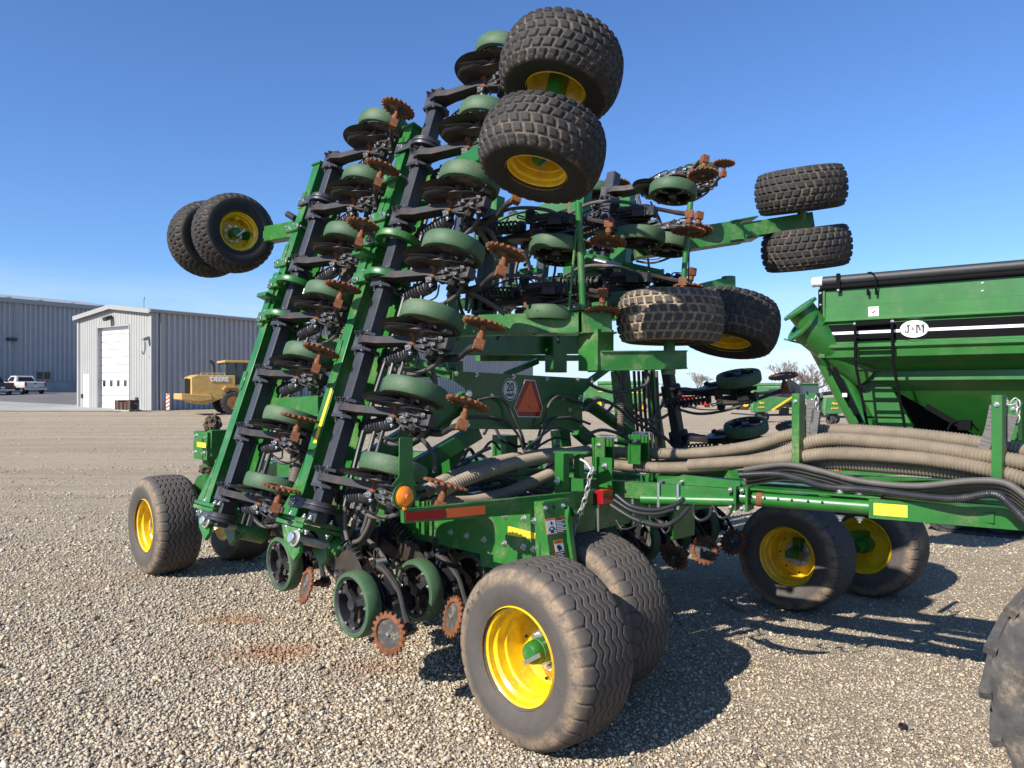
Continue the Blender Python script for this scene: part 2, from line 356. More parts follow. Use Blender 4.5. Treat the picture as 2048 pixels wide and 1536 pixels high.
# ---- row unit ----------------------------------------------------
def gauge_mesh():
    m=MB(); r=.203
    m.lathe([(r-.030,-.205),(r-.008,-.200),(r,-.185),(r+.002,-.150),(r,-.115),(r-.008,-.102),(r-.032,-.098),(r-.036,-.11),(r-.036,-.195)],(0,0,0),(0,1,0),'gauge',48,closed=True)
    m.lathe([(r-.034,-.200),(r-.05,-.190),(r-.055,-.150),(r-.05,-.11),(r-.034,-.10)],(0,0,0),(0,1,0),'black',40)
    m.lathe([(0,-.20),(.035,-.20),(.04,-.18),(.04,-.12),(0,-.12)],(0,0,0),(0,1,0),'black',20)
    for k in range(3):
        a=2*PI*k/3+.3; d=Vector((math.cos(a),0,math.sin(a)))
        m.beam(Vector((0,-.165,0))+d*.03,Vector((0,-.165,0))+d*(r-.045),.04,.028,'black',up=(0,1,0))
        for s in(-1,1):
            e=Vector((math.cos(a+s*.32),0,math.sin(a+s*.32)))*(r-.058)
            m.beam(Vector((0,-.17,0))+d*.10,Vector((0,-.17,0))+e,.022,.02,'black',up=(0,1,0)); m.bolt(Vector((0,-.188,0))+e,(0,-1,0),.007)
    m.lathe([(r-.052,-.108),(.04,-.106)],(0,0,0),(0,1,0),'mudsteel',32)
    return m
def closing_mesh(teeth=20,r=.118):
    m=MB(); n=teeth*4; out=[]
    for i in range(n):
        a=2*PI*i/n; q=(i%4); rr=r+(.012 if q in(1,2) else -.006); out.append((math.cos(a),math.sin(a),rr))
    def ring(f,y): return [Vector((c*f(rr),y,s*f(rr))) for c,s,rr in out]
    rs=[ring(lambda q:q,-.007),ring(lambda q:q,.007),ring(lambda q:r-.030,.012),ring(lambda q:r-.034,.0),ring(lambda q:r-.034,-.004),ring(lambda q:r-.028,-.014)]
    vs=[v for g in rs for v in g];fs=[]
    for k in range(6):
        for i in range(n): fs.append((k*n+i,k*n+(i+1)%n,((k+1)%6)*n+(i+1)%n,((k+1)%6)*n+i))
    m.add(vs,fs,'rust'); m.lathe([(0,-.004),(r-.033,-.003)],(0,0,0),(0,1,0),'mudsteel',32); m.lathe([(0,.004),(r-.033,.003)],(0,0,0),(0,1,0),'mudsteel',32)
    m.cyl((0,-.016,0),(0,.0,0),.012,'zinc',8); return m
def make_unit(BX,BY,BZ,CY):
    root=MB()
    # cast clamp round the toolbar
    for s in(-1,1): root.prism([(-.070,s*.045,-.08),(.06,s*.045,-.08),(.10,s*.045,-.03),(.09,s*.045,.05),(.06,s*.045,.075),(-.05,s*.045,.075),(-.075,s*.045,.05)],(0,s*.022,0),'bar')
    root.box((-.066,0,-.005),(.020,.14,.12),'bar'); root.box((0,0,-.072),(.12,.11,.022),'bar')
    root.bolt((-.03,-.05,-.083),(0,-.2,-1),.016,'black'); root.bolt((-.04,.068,-.05),(0,1,0),.016,'black'); root.bolt((.03,-.05,-.083),(0,-.2,-1),.016,'black')
    root.cyl((.045,-.075,-.055),(.045,.075,-.055),.022,'bar',12)
    # main arm, forged, thick at the clamp, thin at the knuckle
    root.prism([(.02,-.022,-.10),(.10,-.022,-.112),(.18,-.022,-.075),(.40,-.022,-.045),(.44,-.022,-.03),(.44,-.022,.03),(.38,-.022,.035),(.18,-.022,.015),(.10,-.022,.02),(.04,-.022,-.0)],(0,.05,0),'armrust')
    root.cyl((.425,-.065,0),(.425,.035,0),.033,'rust',18); root.box((.425,-.078,0),(.13,.026,.055),'armrust'); root.box((.43,.055,0),(.05,.04,.05),'black'); root.bolt((.43,.055,-.026),(0,0,-1),.013)
    root.bolt((.43,.075,0),(0,1,0),.012)
    # cluttered body: brackets, links and adjusters
    for c,sz,rt in(((.50,-.005,.0),(.13,.05,.05),.2),((.57,.05,.01),(.16,.03,.07),-.15),((.62,.02,-.03),(.10,.09,.03),.1),((.66,-.04,-.01),(.14,.022,.05),.25),((.70,.045,.0),(.07,.07,.06),.0),((.52,-.065,-.05),(.06,.03,.05),.3),((.34,-.075,-.02),(.05,.03,.03),.1),((.60,.09,-.01),(.05,.035,.03),.5),((.67,.085,.02),(.035,.04,.05),-.3)):
        root.box(c,sz,'black',Matrix.Rotation(rt,3,'Y')@Matrix.Rotation(rt*.7,3,'Z'))
    for a,b in(((.47,.04,-.02),(.60,.10,-.03)),((.55,.0,-.05),(.72,.03,-.05)),((.50,.06,.03),(.62,-.03,.04)),((.64,.06,-.04),(.71,.10,-.02))): root.tube(spline([a,((a[0]+b[0])/2,(a[1]+b[1])/2+.012,a[2]-.02),b],5),.006,'black',6)
    for q in((.56,.03,-.05),(.66,.06,-.055),(.34,-.092,-.02),(.61,-.07,-.03),(.70,.02,-.05)): root.bolt(q,(0,-.2,-1),.009)
    root.v=[(x if x<.1 else .1+(x-.1)*1.29,y,z) for x,y,z in root.v]
    u=bpy.data.objects.new('row_unit',root.mesh('row_unit')); COL.objects.link(u); u.parent=SR
    b=u.modifiers.new('bevel','BEVEL'); b.width=.004; b.segments=1; b.limit_method='ANGLE'; b.angle_limit=R_(50)
    # down-force spring
    m=MB(); p0=Vector((.04,.075,.135)); p1=Vector((.46,.05,.06)); F=frame(p1-p0); Ls=(p1-p0).length; pts=[]
    for i in range(9*14+1):
        a=2*PI*i/14; pts.append(p0+F@Vector((.042*math.cos(a),.042*math.sin(a),Ls*(.08+.84*i/(9*14)))))
    m.tube(pts,.0095,'black',6); m.cyl(p0,p1,.018,'black',10); m.cyl(p0-(p1-p0).normalized()*.02,p0+(p1-p0).normalized()*.03,.045,'black',14); m.cyl(p1-(p1-p0).normalized()*.03,p1,.043,'black',14)
    m.build('spring',u)
    g=gauge_mesh().build('gauge_wheel',u); g.location=(.73,.03,-.047)
    m=MB(); m.lathe([(.0,.004),(.10,.006),(.215,.0),(.225,-.002),(.215,-.006),(.10,-.002),(0,-.004)],(0,0,0),(0,1,0),'disc',48); m.lathe([(0,-.03),(.05,-.028),(.06,-.004)],(0,0,0),(0,1,0),'black',20)
    o=m.build('opener_disc',u); o.location=(.55,-.066,-.03); o.rotation_euler=(R_(4),0,R_(-6))
    m=MB(); X=.08; m.tube(spline([(.30+X,-.045,-.13),(.36+X,-.05,-.16),(.47+X,-.055,-.15),(.54+X,-.06,-.11)],6),[.016]*6+[.02]*12+[.012],'hosegrey',10)
    m.prism([(.46,-.052,-.22),(.66,-.052,-.15),(.72,-.052,-.08),(.58,-.052,-.07),(.48,-.052,-.14)],(0,.010,0),'mudsteel'); m.box((.72,-.048,-.10),(.05,.03,.04),'black')
    m.prism([(.50,-.035,-.16),(.74,-.035,-.10),(.80,-.035,-.02),(.62,-.035,-.0)],(0,.008,0),'disc'); m.build('seed_boot',u)
    m=MB(); m.tube(spline([(.72,-.03,-.06),(.80,.03,-.02),(.78,.10,.06),(.60,.15,.12),(.36,.17,.15),(.14,.12,.16)],6),.014,'hosegrey',8); m.tube(spline([(.62,.09,.0),(.55,.15,.05),(.35,.14,.10),(.12,.08,.12)],5),.006,'hoseblack',6); m.build('seed_hose',u)
    m=MB(); m.beam((.56,-.02,.03),(.74,-.055,-.03),.05,.028,'armrust'); m.cyl((.73,-.09,-.047),(.73,.04,-.047),.026,'black',12); m.beam((.60,.04,.05),(.88,.03,.02),.03,.04,'black'); m.beam((.66,.10,.06),(.84,.06,-.04),.02,.05,'black'); m.box((.80,.03,.05),(.10,.05,.07),'armrust',Matrix.Rotation(.5,3,'Y')); m.lathe([(.0,.0),(.10,.0),(.105,.006),(0,.008)],(.76,-.012,-.02),(.05,1,.05),'disc',24)
    for q in((.80,.02,-.02),(.70,.06,-.03),(.86,.04,.0)): m.bolt(q,(0,-.3,-1),.010)
    m.build('gauge_arm',u)
    # closing arm with torsion spring
    A=Vector((.60,.06,.13)); Bk=Vector((BX,BY,BZ)); mid=A.lerp(Bk,.5)+Vector((.02,.03,.03)); m=MB(); pts=spline([A,A.lerp(Bk,.22)+Vector((.01,.02,.03)),mid,A.lerp(Bk,.8)+Vector((0,.015,.0)),Bk],6)
    m.tube(pts,[.028]*5+[.024]*7+[.017]*7+[.020]*5+[.022],'armrust',8)
    for k in range(6): m.lathe([(.034,0),(.040,.006),(.034,.012)],(A.x+.01,.045+.013*k,A.z),(0,1,0),'black',16)
    m.cyl((A.x+.01,.03,A.z),(A.x+.01,.13,A.z),.026,'black',12); m.tube(spline([A+Vector((-.02,0,.02)),A+Vector((-.04,.0,.07)),A+Vector((-.02,.01,.09)),A+Vector((-.01,.01,.04))],4),.006,'black',6)
    m.box(Bk,(.060,.062,.055),'rust' if BX!=1.12 else 'armrust',Matrix.Rotation(.5,3,'Y')); m.cyl(Bk,Bk+Vector((-.0,CY+.008,0)),.016,'rust',12); m.cyl(Bk+Vector((0,-.03,0)),Bk+Vector((0,-.07,0)),.024,'rust',12)
    m.build('closing_arm',u)
    c=closing_mesh().build('closing_wheel',u); c.location=Bk+Vector((0,CY,-.0)); c.rotation_euler=(R_(-4),0,R_(4))
    return u
UNITS={'rear':make_unit(1.16,.05,.02,-.13),'front':make_unit(1.10,.03,-.18,-.13),'ground':make_unit(1.12,0,-.02,-.15)}; used={}
def unit(pos,xd,yd,zd,pitch,label=None,cr=0,kind='front'):
    """place a row unit: pos = toolbar centre, xd/yd/zd = unit axes in the seeder frame"""
    o=copy_tree(UNITS[kind],SR) if kind in used else UNITS[kind]; used[kind]=1
    X=Matrix((Vector(xd),Vector(yd),Vector(zd))).transposed().to_4x4()
    o.matrix_basis=Matrix.Translation(Vector(pos))@X@Matrix.Rotation(-pitch+random.uniform(-.018,.018),4,'Y')@Matrix.Rotation(random.uniform(-.012,.012),4,'X')
    for ch in o.children:
        if ch.name.startswith(('gauge_wheel','closing_wheel')): ch.rotation_euler[1]=random.uniform(0,6.28)
        if cr and ch.name.startswith('closing_wheel'): ch.rotation_euler[0]+=cr
    return o
S_=.48
bars={}
def mast(base,d,n,zsign,ysign,pitch,k0=0,ext=(.38,.30),tb=True,cr=0,kind='front'):
    """upright toolbar: base = clamp face position, d = direction; units hang on it"""
    base=Vector(base); d=Vector(d).normalized(); nrm=Vector((1,0,0)).cross(-d)  # inward normal
    if nrm.y<0: nrm=-nrm
    c0=base+nrm*.065+Vector((.02,0,0))
    m=MB(); m.beam(c0-d*ext[0],c0+d*(S_*(n-1)+ext[1]),.10,.10,'bar',up=(1,0,0)); P(m,'toolbar',.008)
    for k in range(k0,n):
        unit(c0+d*(S_*k),(1,0,0),-d*ysign,nrm*zsign,pitch,cr=cr,kind=kind)
    return c0,d,nrm
c1,d1,n1=mast((-1.62,-.21,1.34),mL,7,1,1,R_(0),ext=(.30,.12),kind='rear')
c2,d2,n2=mast((-2.87,-.335,1.135),mL,7,1,1,R_(0),ext=(.26,.10))
# ---- folded wing frames (green box tubes in front of each toolbar)
def wing_frame(c,d,n,s0,s1,topcap=True):
    m=MB(); o=c+Vector((-.215,0,0)); a=.115; dep=.25
    cc=o+n*(-.065+dep/2)
    m.beam(cc+d*s0,cc+d*s1,a,dep,'green',up=n)
    # wrinkle plates, slotted ears along the outer edge
    for s in(.9,1.45,2.05,2.55):
        if s0<s<s1: m.beam(o-n*.068+d*(s-.08)+Vector((-.045,0,0)),o-n*.068+d*(s+.08)+Vector((-.045,0,0)),.06,.012,'green',up=n)
    m.beam(cc+d*(s1-.01),cc+d*(s1+.012),a+.03,dep+.03,'green',up=n)
    # weld bead along the edge
    m.tube([o+n*-.066+Vector((.058,0,0))+d*(s0+.05),o+n*-.066+Vector((.058,0,0))+d*(s1*.62)],.006,'green2',6)
    # inner web plate behind the toolbar
    m.beam(o+Vector((.13,0,0))+n*.17+d*(s0+.1),o+Vector((.13,0,0))+n*.17+d*(s1*.9),.20,.014,'green',up=n)
    P(m,'wing_frame',.006)
    # yellow reflector
    m=MB()
    # rockshaft bearings: green split collars
    for s in(1.62,):
        q=c+d*s; e=o+d*s
        m.box(e+n*-.02,(.16,.30,.035),'green',Matrix((Vector((1,0,0)),n,d)).transposed())
        for t,hh in((-.17,.05),(.13,.05)):
            m.lathe([(.115,-hh/2),(.165,-hh/2),(.172,0),(.165,hh/2),(.115,hh/2)],q+d*t,d,'green',32,closed=True)
            m.box(q+d*t+Vector((-.20,0,0))-n*.03,(.18,.16,hh+.03),'green',Matrix((Vector((1,0,0)),n,d)).transposed())
            for y in(-.05,.05): m.bolt(q+d*t+Vector((-.17,0,0))-n*.115+d*y*.5+Vector((y,0,0)),-n,.016)
        m.box(q+Vector((-.26,0,0))-n*.07,(.10,.03,.48),'green',Matrix((Vector((1,0,0)),n,d)).transposed())
    P(m,'bearing_block',.006)
    for s in(-.19,2.52):
        if s>s1+.1: continue
        m=MB()
        q=c+d*s
        m.lathe([(.08,-.03),(.115,-.03),(.118,-.012),(.108,-.006),(.118,0),(.118,.012),(.108,.018),(.112,.032),(.08,.034)],q,d,'bar',28,closed=True)
        m.box(q+Vector((-.17,0,0))-n*.03,(.20,.10,.012),'bar',Matrix((Vector((1,0,0)),n,d)).transposed()); m.box(q+Vector((-.17,0,0))-n*.085,(.20,.012,.07),'bar',Matrix((Vector((1,0,0)),n,d)).transposed())
        m.bolt(q+Vector((-.20,0,0))-n*.092,-n,.016)
        P(m,'toolbar_guide')
    for s in(2.28,1.95):
        if s>s1: continue
        m=MB()
        q=o+d*s-n*.075
        m.box(q+Vector((-.02,0,0)),(.21,.03,.075),'green',Matrix((Vector((1,0,0)),n,d)).transposed())
        for x in(-.09,.05): m.bolt(q+Vector((x,0,0))-n*.015,-n,.016)
        m.tube([q+Vector((.09,0,0)),q+Vector((.09,0,0))+n*.26],.010,'zinc',8)
        P(m,'clamp_bracket')
wing_frame(c1,d1,n1,-.30,2.72); wing_frame(c2,d2,n2,-.12,2.90)
# hinge castings at the foot of each wing
for c,d,n,f0 in((c1,d1,n1,.30),(c2,d2,n2,.12)):
    m=MB(); o=c+Vector((-.215,0,0))+n*.05; b=o-d*f0
    RM=Matrix((Vector((1,0,0)),n,d)).transposed()
    m.box(b+Vector((.05,0,0)),(.36,.30,.028),'green',RM); m.box(b-d*.034+Vector((.05,0,0)),(.36,.30,.028),'green2',RM)
    m.prism([b-n*.12+d*.015+Vector((-.16,0,0)),b-n*.12+d*.015+Vector((-.05,0,0)),b-n*.12+d*.40+Vector((-.05,0,0)),b-n*.12+d*.28+Vector((-.07,0,0))],n*.02,'green')
    for x,y in((-.08,-.11),(.10,-.11),(.18,-.11),(.18,.05)):
        m.bolt(b+Vector((x+.05,0,0))+n*y+d*.014,d,.017); m.bolt(b+Vector((x+.05,0,0))+n*y-d*.05,-d,.017)
    h=b-d*.12+Vector((.17,0,0))+n*.12
    g=h-n*.12-Vector((.06,0,0))
    for yy in(-.12,.09):
        m.prism([b-d*.05+Vector((-.10,0,0))+n*yy,b-d*.05+Vector((.20,0,0))+n*yy,b-d*.10+Vector((.18,0,0))+n*yy,g-d*.08+Vector((.12,0,0))+n*(yy),g-d*.14+Vector((.08,0,0))+n*(yy),g-d*.06+Vector((-.08,0,0))+n*(yy)],n*.03,'green2')
    P(m,'wing_hinge',.006)
    m=MB(); ax=-n; m.lathe([(0,.0),(.035,.0),(.04,-.01),(.04,-.03),(.055,-.03),(.06,-.045),(.075,-.05),(.08,-.06),(.08,-.24)],h-n*.02,ax,'green',28); m.cyl(h-n*.26,h-n*.30,.036,'zinc',20); m.cyl(h-n*.255,h-n*.267,.055,'chain',24); m.cyl(h-n*.0,h-n*.28,.03,'chain',16)
    P(m,'hinge_pin')
# ---- centre section ranks (toolbars close to the ground)
zc=.86
for x0,z0,y0,y1,ks in((-1.84,.86,-.25,4.75,range(0,9)),(-3.10,.88,-.08,4.4,range(0,8))):
    m=MB(); m.beam((x0,y0,z0),(x0,y1,z0),.10,.10,'bar'); P(m,'toolbar',.01)
    for k in ks:
        unit((x0,y0+.16+S_*k,z0),(1,0,0),(0,1,0),(0,0,1),R_(-18) if x0>-2 else R_(-18),cr=.25,kind='ground')
# ---------------------------------------------------------------- ground
def ground():
    def axis(lo,hi,c,fine,g=1.09):
        a=[c];st=fine
        while a[-1]<hi: a.append(a[-1]+st); st=min(st*g,40) if a[-1]>c+12 else st
        b=[c];st=fine
        while b[-1]>lo: b.append(b[-1]-st); st=min(st*g,40) if b[-1]<c-12 else st
        return np.array(b[:0:-1]+a)
    xs=axis(-420,420,0,.16);ys=axis(-30,700,6,.16)
    X,Y=np.meshgrid(xs,ys,indexing='ij'); Z=gz(X,Y)
    co=np.stack([X,Y,Z],-1).reshape(-1,3);nx,ny=X.shape
    i=np.arange(nx-1)[:,None];j=np.arange(ny-1)[None];a=i*ny+j;f=np.stack([a,a+ny,a+ny+1,a+1],-1).reshape(-1,4)
    me=bpy.data.meshes.new('ground'); me.from_pydata(co.tolist(),[],f.tolist()); me.polygons.foreach_set('use_smooth',np.ones(len(f),bool))
    o=bpy.data.objects.new('ground',me); COL.objects.link(o); tag(o,'beige gravel yard with stones and wheel tracks','ground',kind='structure')
    m,nt,b=nmat('gravel_ground'); L=nt.links
    tc=N(nt,'ShaderNodeTexCoord')
    def vor(scale,feat='F1'):
        v=N(nt,'ShaderNodeTexVoronoi',Scale=scale,feature=feat); L.new(tc.outputs['Object'],v.inputs['Vector']); return v
    v1=vor(38);v2=vor(85)
    st=[(.0,(0.130,0.102,0.068)),(.15,(0.281,0.214,0.141)),(.4,(0.410,0.321,0.213)),(.62,(0.475,0.385,0.257)),(.82,(0.367,0.332,0.267)),(1,(0.626,0.535,0.388))]
    def gray(v):
        s=N(nt,'ShaderNodeSeparateColor'); L.new(v.outputs['Color'],s.inputs[0]); return s.outputs[0]
    c1=ramp(nt,gray(v1),st).outputs[0]; c2=ramp(nt,gray(v2),st).outputs[0]
    big=noise(nt,.55,5,.6); mid=noise(nt,2.2,5,.65); 
    c=mix(nt,ramp(nt,mid,[(.42,0),(.6,1)]).outputs[0],c1,c2)
    dust=mix(nt,mid,(.375,.295,.195),(.48,.385,.262))
    st2=noise(nt,.35,6,.7,sc=(.25,1.6,1))
    sep=N(nt,'ShaderNodeSeparateXYZ'); L.new(tc.outputs['Object'],sep.inputs[0])
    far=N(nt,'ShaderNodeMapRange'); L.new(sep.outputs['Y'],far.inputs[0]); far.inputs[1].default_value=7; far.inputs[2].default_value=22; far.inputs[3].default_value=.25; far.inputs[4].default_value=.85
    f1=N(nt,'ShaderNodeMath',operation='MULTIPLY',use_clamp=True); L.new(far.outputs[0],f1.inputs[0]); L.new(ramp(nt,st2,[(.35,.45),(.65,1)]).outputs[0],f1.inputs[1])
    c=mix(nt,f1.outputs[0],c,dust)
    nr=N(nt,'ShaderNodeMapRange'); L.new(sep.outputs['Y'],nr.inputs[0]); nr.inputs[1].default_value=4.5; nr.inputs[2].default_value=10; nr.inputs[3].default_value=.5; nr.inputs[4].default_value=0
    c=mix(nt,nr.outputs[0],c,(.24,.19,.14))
    # reddish soil dropped by the openers, darker track lines far off
    pn=N(nt,'ShaderNodeTexNoise',Scale=9,Detail=5,Roughness=.7); L.new(tc.outputs['Object'],pn.inputs['Vector'])
    def blob(x,y,rx,ry,s):
        mp=N(nt,'ShaderNodeMapping'); mp.inputs['Location'].default_value=(-x/rx,-y/ry,0); mp.inputs['Scale'].default_value=(1/rx,1/ry,0); L.new(tc.outputs['Object'],mp.inputs[0])
        ln=N(nt,'ShaderNodeVectorMath',operation='LENGTH'); L.new(mp.outputs[0],ln.inputs[0]); 
        ad=N(nt,'ShaderNodeMath',operation='ADD'); L.new(ln.outputs['Value'],ad.inputs[0]); L.new(pn.outputs['Fac'],ad.inputs[1])
        return ramp(nt,ad.outputs[0],[(.62,s),(1,0)]).outputs[0]
    for q in((-2.25,6.4,.75,.35,.8),(-1.65,5.55,.85,.5,.9),(-.95,5.3,.6,.35,.5)): c=mix(nt,blob(*q),c,(.30,.155,.075))
    tr=noise(nt,.9,4,.6,sc=(.06,1,1)); c=mix(nt,ramp(nt,tr,[(.46,.0),(.56,.35)]).outputs[0],c,(.28,.215,.155))
    rl=noise(nt,1.3,5,.7,sc=(.05,.5,1)); c=mix(nt,ramp(nt,rl,[(.52,.0),(.60,.30)]).outputs[0],c,(.52,.43,.31)); c=mix(nt,ramp(nt,noise(nt,5,6,.8,sc=(.5,1,1)),[(.56,.0),(.68,.45)]).outputs[0],c,(.20,.155,.11))
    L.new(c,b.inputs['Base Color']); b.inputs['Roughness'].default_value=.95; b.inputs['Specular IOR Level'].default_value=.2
    hs=N(nt,'ShaderNodeMath',operation='ADD'); L.new(v1.outputs['Distance'],hs.inputs[0]); L.new(v2.outputs['Distance'],hs.inputs[1])
    bp=N(nt,'ShaderNodeBump',Strength=.9,Distance=.014,invert=True); L.new(hs.outputs[0],bp.inputs['Height']); bp2=N(nt,'ShaderNodeBump',Strength=.9,Distance=.10); L.new(noise(nt,2.6,7,.75,sc=(.35,1,1)),bp2.inputs['Height']); L.new(bp.outputs[0],bp2.inputs['Normal']); L.new(bp2.outputs[0],b.inputs['Normal'])
    me.materials.append(m)
ground()
def stones():
    """loose stones lying on the yard"""
    n=470000
    Y=1.6+ (rng.random(n)**1.8)*15; X=(rng.random(n)*2-1)*(Y*.80+.6)
    sz=.0034+.0062*rng.random(n)**2.0+.011*(rng.random(n)>.985)*rng.random(n)
    dens=.5+.5*np.sin(X*.9+2*np.sin(Y*.5))*np.sin(Y*.8+X*.3); left=1/(1+np.exp((X-1.2)*1.2))
    keep=rng.random(n)<np.clip(.45+.35*dens+.3*left-.15*(Y>7),.15,1)*np.clip((16-Y)/9,0,1)**1.3
    X,Y,sz=X[keep],Y[keep],sz[keep]; sz=sz*np.clip(.75+.4*(1/(1+np.exp((X-.8)*1.5))),.6,1.15)*np.clip(1.05+(Y-3)*.03,.9,1.2)*np.clip((17-Y)/5,.3,1)
    nf_=90000; Yf=9+rng.random(nf_)**1.5*50; Xf=(rng.random(nf_)*2-1)*(Yf*.74+1); kf=rng.random(nf_)<np.clip(.35+.65*np.sin(Yf*2.1+Xf*.13+1.5*np.sin(Xf*.21))*np.sin(Yf*.63+Xf*.05),.10,1)*(((Yf<46)|(Xf>-20))); kf&=~((Xf<-8)&(Yf>47)); Xf,Yf=Xf[kf],Yf[kf]; X=np.r_[X,Xf]; Y=np.r_[Y,Yf]; sz=np.r_[sz,.006+.014*rng.random(len(Xf))**2]; n=len(X)
    bm=bmesh.new(); bmesh.ops.create_icosphere(bm,subdivisions=1,radius=1); bv=np.array([v.co[:] for v in bm.verts]); bf=np.array([[v.index for v in f.verts] for f in bm.faces]); bm.free()
    k=len(bv); jit=1+.34*(rng.random((n,k,1))-.5)*2; V=bv[None]*jit*np.stack([1.15+.5*rng.random(n),.8+.4*rng.random(n),.55+.4*rng.random(n)],1)[:,None]*sz[:,None,None]
    a=rng.random(n)*2*PI;t=(rng.random(n)-.5)*1.5; ca,sa,ct,s_t=np.cos(a),np.sin(a),np.cos(t),np.sin(t)
    x=V[...,0]*ct[:,None]-V[...,2]*s_t[:,None]; z=V[...,0]*s_t[:,None]+V[...,2]*ct[:,None]; y=V[...,1]
    xx=x*ca[:,None]-y*sa[:,None]+X[:,None]; yy=x*sa[:,None]+y*ca[:,None]+Y[:,None]; zz=z+(gz(X,Y)+sz*(.1+.75*rng.random(n)))[:,None]
    co=np.stack([xx,yy,zz],-1).reshape(-1,3); f=(bf[None]+(np.arange(n)*k)[:,None,None]).reshape(-1,3)
    me=bpy.data.meshes.new('gravel'); me.vertices.add(len(co)); me.vertices.foreach_set('co',co.ravel().astype(np.float32)); me.loops.add(f.size); me.loops.foreach_set('vertex_index',f.ravel().astype(np.int32))
    me.polygons.add(len(f)); me.polygons.foreach_set('loop_start',np.arange(len(f),dtype=np.int32)*3); me.polygons.foreach_set('loop_total',np.full(len(f),3,np.int32))
    at_=me.attributes.new('tone','FLOAT','POINT'); at_.data.foreach_set('value',np.repeat(rng.random(n),k).astype(np.float32)); me.update()
    m,nt,b=nmat('stone'); A=N(nt,'ShaderNodeAttribute',attribute_name='tone').outputs['Fac']
    c=ramp(nt,A,[(0,(0.077,0.065,0.055)),(.12,(0.297,0.218,0.140)),(.28,(0.440,0.343,0.225)),(.46,(0.550,0.447,0.300)),(.60,(0.396,0.349,0.275)),(.72,(0.264,0.245,0.210)),(.84,(0.660,0.578,0.420)),(.93,(0.572,0.425,0.240)),(.965,(0.814,0.763,0.620)),(1,(0.286,0.131,0.060))]).outputs[0]
    tc=N(nt,'ShaderNodeTexCoord'); L=nt.links; pn=N(nt,'ShaderNodeTexNoise',Scale=7,Detail=5,Roughness=.7); L.new(tc.outputs['Object'],pn.inputs['Vector'])
    c=mix(nt,ramp(nt,noise(nt,.5,5,.65),[(.42,.0),(.62,.45)]).outputs[0],c,(.37,.33,.275)); c=mix(nt,ramp(nt,noise(nt,1.1,5,.7),[(.50,.0),(.64,.5)]).outputs[0],c,(.30,.24,.175))
    for x,y,rx,ry,s_ in((-2.3,6.4,.9,.4,.75),(-1.7,5.6,1.0,.6,.85),(-.95,5.3,.8,.45,.5)):
        mp=N(nt,'ShaderNodeMapping'); mp.inputs['Location'].default_value=(-x/rx,-y/ry,0); mp.inputs['Scale'].default_value=(1/rx,1/ry,0); L.new(tc.outputs['Object'],mp.inputs[0]); ln=N(nt,'ShaderNodeVectorMath',operation='LENGTH'); L.new(mp.outputs[0],ln.inputs[0]); ad=N(nt,'ShaderNodeMath',operation='ADD'); L.new(ln.outputs['Value'],ad.inputs[0]); L.new(pn.outputs['Fac'],ad.inputs[1])
        c=mix(nt,ramp(nt,ad.outputs[0],[(.55,s_),(1.0,0)]).outputs[0],c,(.33,.17,.085))
    nt.links.new(c,b.inputs['Base Color']); b.inputs['Roughness'].default_value=.85; b.inputs['Specular IOR Level'].default_value=.3; me.materials.append(m)
    o=bpy.data.objects.new('gravel',me); COL.objects.link(o); tag(o,'loose pale and grey stones scattered over the yard','gravel',kind='stuff')
stones()
# ---------------------------------------------------------------- centre frame of the seeder, authored on planes of its own frame
def poly(name,px,d,mat,bevel=.003,mb=None,label=None,**k):
    m=mb or MB(); m.prism([at(u,v,**k) for u,v in px],d,mat)
    return m if mb else P(m,name,bevel,label)
def hose(name,pts,r,mat,n=10,sm=8,corr=None):
    m=MB(); q=[at(*p[:2],**{p[2]:p[3]}) if len(p)==4 else Vector(p) for p in pts]
    m.tube(spline(q,sm),r,mat,n,corr=corr); return P(m,name,0)
yp=.47
m=MB()
m.prism([at(u,v,y=yp) for u,v in((745,1002),(1088,1003),(1107,1150),(1060,1150),(962,1132),(960,1108),(745,1058))],(0,.22,0),'green2')
for q in((1011,1032),(1048,1037),(1068,1041),(902,1064),(934,1071),(969,1079),(1010,1087),(1048,1094),(1068,1098)): m.bolt(at(*q,y=yp),(0,-1,0),.014)
for q in((840,1050),(870,1056)): a=at(*q,y=yp-.001); m.cyl(a,a+Vector((0,-.0015,0)),.008,'ink',10)
m.box(at(742,1030,y=yp-.01)+Vector((0,.05,0)),(.05,.12,.30),'green2')
P(m,'side_frame',.004)
xr=at(1088,1003,y=yp).x+.010; xb_=at(1107,1150,y=yp).x+.010
def axr_(u,v): return at(u,v,x=xr+(xb_-xr)*(v-1003)/147)
m=MB(); m.prism([axr_(u,v) for u,v in((1085,1006),(1133,1000),(1137,1040),(1147,1136),(1140,1158),(1107,1160))],(-.008,0,0),'green')
m.prism([axr_(u,v) for u,v in((1131,1012),(1137,1040),(1147,1136),(1142,1140),(1128,1042))],(.03,0,0),'green')
for q in((1090,1016),(1126,1011)): m.bolt(axr_(*q),(1,0,0),.011)
a=axr_(1107,1014)+Vector((.001,0,0)); m.cyl(a,a+Vector((.002,0,0)),.014,'ink',12)
